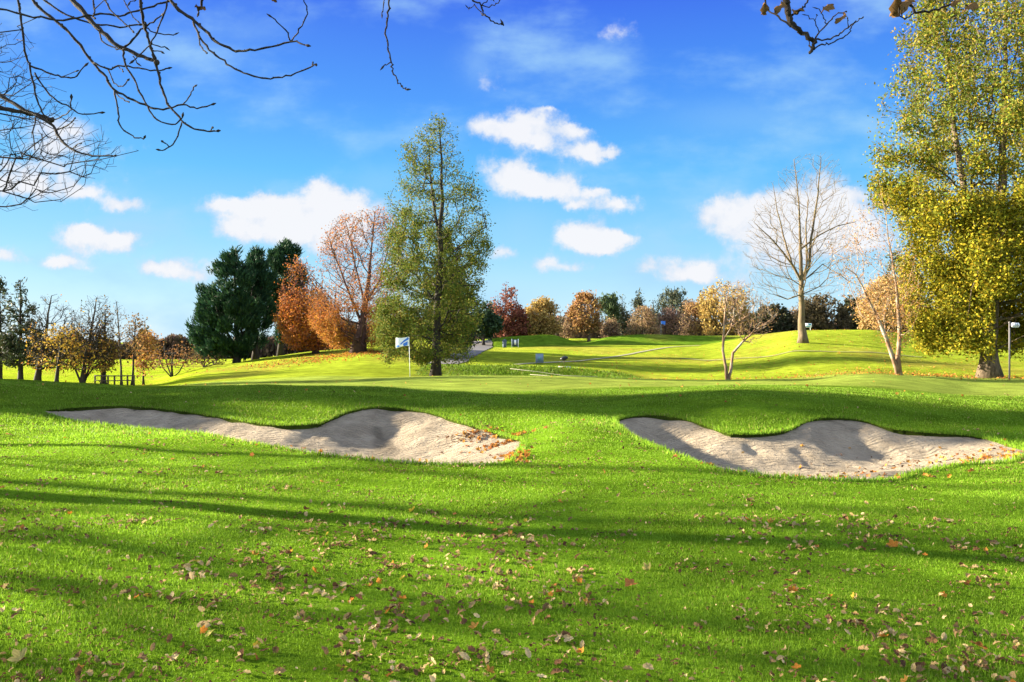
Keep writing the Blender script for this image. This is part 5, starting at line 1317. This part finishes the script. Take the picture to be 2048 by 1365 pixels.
def build_world():
    w = bpy.data.worlds.new('World'); scene.world = w; w.use_nodes = True
    nt = w.node_tree; N, L = nt.nodes, nt.links; N.clear()
    out = N.new('ShaderNodeOutputWorld'); bg = N.new('ShaderNodeBackground'); bg.inputs['Strength'].default_value = .1
    L.new(bg.outputs[0], out.inputs[0])
    def math_(op, a, b=None, clamp=False):
        n = N.new('ShaderNodeMath'); n.operation = op; n.use_clamp = clamp
        for i, v in enumerate((a, b)):
            if v is None: continue
            if isinstance(v, (int, float)): n.inputs[i].default_value = v
            else: L.new(v, n.inputs[i])
        return n.outputs[0]
    tc = N.new('ShaderNodeTexCoord'); nrm = N.new('ShaderNodeVectorMath'); nrm.operation = 'NORMALIZE'; L.new(tc.outputs['Generated'], nrm.inputs[0])
    sp = N.new('ShaderNodeSeparateXYZ'); L.new(nrm.outputs[0], sp.inputs[0])
    sky = N.new('ShaderNodeTexSky'); sky.sky_type = 'NISHITA'; sky.sun_disc = False; sky.sun_elevation = SUN_EL; sky.sun_rotation = math.radians(-90) + SUN_AZ
    sky.altitude = 50; sky.air_density = 1.0; sky.dust_density = .3; sky.ozone_density = 2.5
    # clear-air colour by height above the horizon
    el = math_('MAXIMUM', sp.outputs['Z'], 0)
    hor = math_('SQRT', math_('SUBTRACT', 1.0001, math_('MULTIPLY', sp.outputs['Z'], sp.outputs['Z'])))
    te = math_('DIVIDE', el, math_('MAXIMUM', hor, .001))
    rp = N.new('ShaderNodeValToRGB'); rp.color_ramp.interpolation = 'LINEAR'
    stops = [(0, (.66, .86, 1)), (.05, (.50, .80, 1)), (.114, (.29, .67, .98)), (.208, (.105, .50, .97)), (.30, (.058, .31, .95)), (.43, (.034, .145, .86)), (.8, (.02, .07, .55))]
    e = rp.color_ramp.elements; e[0].position = stops[0][0]; e[0].color = (*stops[0][1], 1); e[1].position = 1; e[1].color = (.02, .06, .45, 1)
    for p, c in stops[1:]:
        x = e.new(p); x.color = (*c, 1)
    L.new(te, rp.inputs[0])
    mxs = N.new('ShaderNodeMix'); mxs.data_type = 'RGBA'; mxs.inputs[0].default_value = .93
    sk = N.new('ShaderNodeVectorMath'); sk.operation = 'SCALE'; sk.inputs['Scale'].default_value = .5
    L.new(sky.outputs[0], sk.inputs[0]); 
    rs = N.new('ShaderNodeVectorMath'); rs.operation = 'SCALE'; rs.inputs['Scale'].default_value = 10.0 / 2**EXPO
    L.new(rp.outputs[0], rs.inputs[0]); L.new(sk.outputs[0], mxs.inputs[6]); L.new(rs.outputs[0], mxs.inputs[7])
    # clouds: soft lumps placed by direction, edges broken by noise
    iy = math_('DIVIDE', 1.0, math_('MAXIMUM', sp.outputs['Y'], .02))
    a = math_('MULTIPLY', sp.outputs['X'], iy); b = math_('MULTIPLY', sp.outputs['Z'], iy)
    cb = N.new('ShaderNodeCombineXYZ'); L.new(a, cb.inputs[0]); L.new(b, cb.inputs[1])
    def noise(scale, detail, rough, src, dim='3D'):
        n = N.new('ShaderNodeTexNoise'); n.inputs['Scale'].default_value = scale; n.inputs['Detail'].default_value = detail; n.inputs['Roughness'].default_value = rough
        L.new(src, n.inputs['Vector']); return n
    n1 = noise(38, 8, .66, cb.outputs[0])
    dv = N.new('ShaderNodeVectorMath'); dv.operation = 'SUBTRACT'; L.new(n1.outputs['Color'], dv.inputs[0]); dv.inputs[1].default_value = (.5, .5, .5)
    ds = N.new('ShaderNodeVectorMath'); ds.operation = 'MULTIPLY'; ds.inputs[1].default_value = (.034, .024, 0); L.new(dv.outputs[0], ds.inputs[0])
    wp = N.new('ShaderNodeVectorMath'); wp.operation = 'ADD'; L.new(cb.outputs[0], wp.inputs[0]); L.new(ds.outputs[0], wp.inputs[1])
    acc = None; soft = None; low = None
    for cx, cy, rx, ry, dns in CLOUDS:
        m = N.new('ShaderNodeVectorMath'); m.operation = 'SUBTRACT'; L.new(wp.outputs[0], m.inputs[0]); m.inputs[1].default_value = ((cx - CX) / F, (HZ - cy) / F, 0)
        m2 = N.new('ShaderNodeVectorMath'); m2.operation = 'MULTIPLY'; L.new(m.outputs[0], m2.inputs[0]); m2.inputs[1].default_value = (F / rx / 1.15, F / ry / 1.2, 0)
        m3 = N.new('ShaderNodeVectorMath'); m3.operation = 'DOT_PRODUCT'; L.new(m2.outputs[0], m3.inputs[0]); L.new(m2.outputs[0], m3.inputs[1])
        g = math_('MULTIPLY', math_('POWER', 2.718, math_('MULTIPLY', m3.outputs['Value'], -1.1)), dns)
        if dns < .45: soft = g if soft is None else math_('ADD', soft, g)
        else: acc = g if acc is None else math_('ADD', acc, g)
    n2 = noise(36, 9, .62, cb.outputs[0])
    n5 = noise(15, 5, .6, cb.outputs[0]); acc = math_('MULTIPLY', acc, math_('ADD', -.10, math_('MULTIPLY', n5.outputs['Fac'], 2.2)))
    dd = math_('ADD', acc, math_('MULTIPLY', math_('SUBTRACT', n2.outputs['Fac'], .5), 1.15))
    cm = N.new('ShaderNodeMapRange'); cm.interpolation_type = 'SMOOTHSTEP'; cm.inputs[1].default_value = .18; cm.inputs[2].default_value = .88; cm.inputs[4].default_value = .96; L.new(dd, cm.inputs[0])
    # thin veil
    mpv = N.new('ShaderNodeMapping'); mpv.inputs['Scale'].default_value = (3.2, 6.5, 1); mpv.inputs['Location'].default_value = (.4, 1.7, 0); L.new(cb.outputs[0], mpv.inputs[0])
    n3 = noise(1.4, 6, .55, mpv.outputs[0])
    vm = N.new('ShaderNodeMapRange'); vm.interpolation_type = 'SMOOTHSTEP'; vm.inputs[1].default_value = .46; vm.inputs[2].default_value = .74; vm.inputs[4].default_value = .75; L.new(n3.outputs['Fac'], vm.inputs[0])
    veil = math_('ADD', vm.outputs[0], math_('MULTIPLY', soft, .8), True)
    front = N.new('ShaderNodeMapRange'); front.inputs[1].default_value = .1; front.inputs[2].default_value = .3; L.new(sp.outputs['Y'], front.inputs[0])
    cov = math_('MULTIPLY', cm.outputs[0], front.outputs[0]); vfac = math_('MULTIPLY', math_('MULTIPLY', veil, front.outputs[0]), .95)
    shade = N.new('ShaderNodeValToRGB'); shade.color_ramp.elements[0].position = .34; shade.color_ramp.elements[0].color = (.60, .73, .93, 1); shade.color_ramp.elements[1].position = .80; shade.color_ramp.elements[1].color = (.96, .965, 1, 1)
    n4 = noise(24, 6, .55, cb.outputs[0])
    L.new(math_('ADD', math_('MULTIPLY', dd, .42), math_('MULTIPLY', n4.outputs['Fac'], .72)), shade.inputs[0])
    cs = N.new('ShaderNodeVectorMath'); cs.operation = 'SCALE'; cs.inputs['Scale'].default_value = 10.0 / 2**EXPO * .98; L.new(shade.outputs[0], cs.inputs[0])
    mv = N.new('ShaderNodeMix'); mv.data_type = 'RGBA'; mv.inputs[7].default_value = (*[c * 10 / 2**EXPO for c in (.42, .72, .98)], 1); L.new(vfac, mv.inputs[0]); L.new(mxs.outputs[2], mv.inputs[6])
    # unseen cloud added overhead and behind the viewer to lift the ambient light
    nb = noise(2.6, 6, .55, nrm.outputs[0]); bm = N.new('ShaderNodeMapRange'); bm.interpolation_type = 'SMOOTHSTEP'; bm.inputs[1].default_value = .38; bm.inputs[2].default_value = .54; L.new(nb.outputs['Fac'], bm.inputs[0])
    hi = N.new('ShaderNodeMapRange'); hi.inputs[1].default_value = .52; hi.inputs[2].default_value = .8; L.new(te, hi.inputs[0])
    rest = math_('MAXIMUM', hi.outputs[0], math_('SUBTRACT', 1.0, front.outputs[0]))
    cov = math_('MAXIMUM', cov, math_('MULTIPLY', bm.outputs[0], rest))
    # the added unseen cloud is brightened to fill the shadows with neutral light
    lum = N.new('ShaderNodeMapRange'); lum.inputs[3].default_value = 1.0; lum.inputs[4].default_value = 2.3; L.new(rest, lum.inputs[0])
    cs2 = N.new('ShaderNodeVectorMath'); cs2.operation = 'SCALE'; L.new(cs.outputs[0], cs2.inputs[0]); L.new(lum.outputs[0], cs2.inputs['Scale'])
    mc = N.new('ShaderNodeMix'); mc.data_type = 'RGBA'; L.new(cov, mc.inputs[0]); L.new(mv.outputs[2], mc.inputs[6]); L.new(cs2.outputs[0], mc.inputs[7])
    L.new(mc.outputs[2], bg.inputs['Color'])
    w.cycles.sampling_method = 'MANUAL'; w.cycles.sample_map_resolution = 512


build_world()

# ------------------------------------------------------------------ sun, camera, settings
sd = bpy.data.lights.new('sun', 'SUN'); sd.energy = 3.9; sd.angle = math.radians(.8); sd.color = (1, .89, .70)
so = bpy.data.objects.new('sun', sd); COL.objects.link(so)
d = Vector((math.cos(SUN_AZ) * math.cos(SUN_EL), -math.sin(SUN_AZ) * math.cos(SUN_EL), -math.sin(SUN_EL)))
so.rotation_euler = d.to_track_quat('-Z', 'Y').to_euler(); so.location = (-60, 12, 30)
cam = bpy.data.cameras.new('camera'); cam.sensor_width = 36; cam.lens = 36 * F / 2048; cam.clip_end = 9000; cam.clip_start = .05
co = bpy.data.objects.new('camera', cam); COL.objects.link(co); co.location = (0, 0, EYE); co.rotation_euler = (math.pi / 2, 0, 0)
scene.camera = co
scene.view_settings.view_transform = 'Standard'; scene.view_settings.look = 'None'; scene.view_settings.gamma = 1; scene.view_settings.exposure = EXPO
scene.cycles.max_bounces = 6; scene.cycles.diffuse_bounces = 3; scene.cycles.transmission_bounces = 4; scene.cycles.use_denoising = True
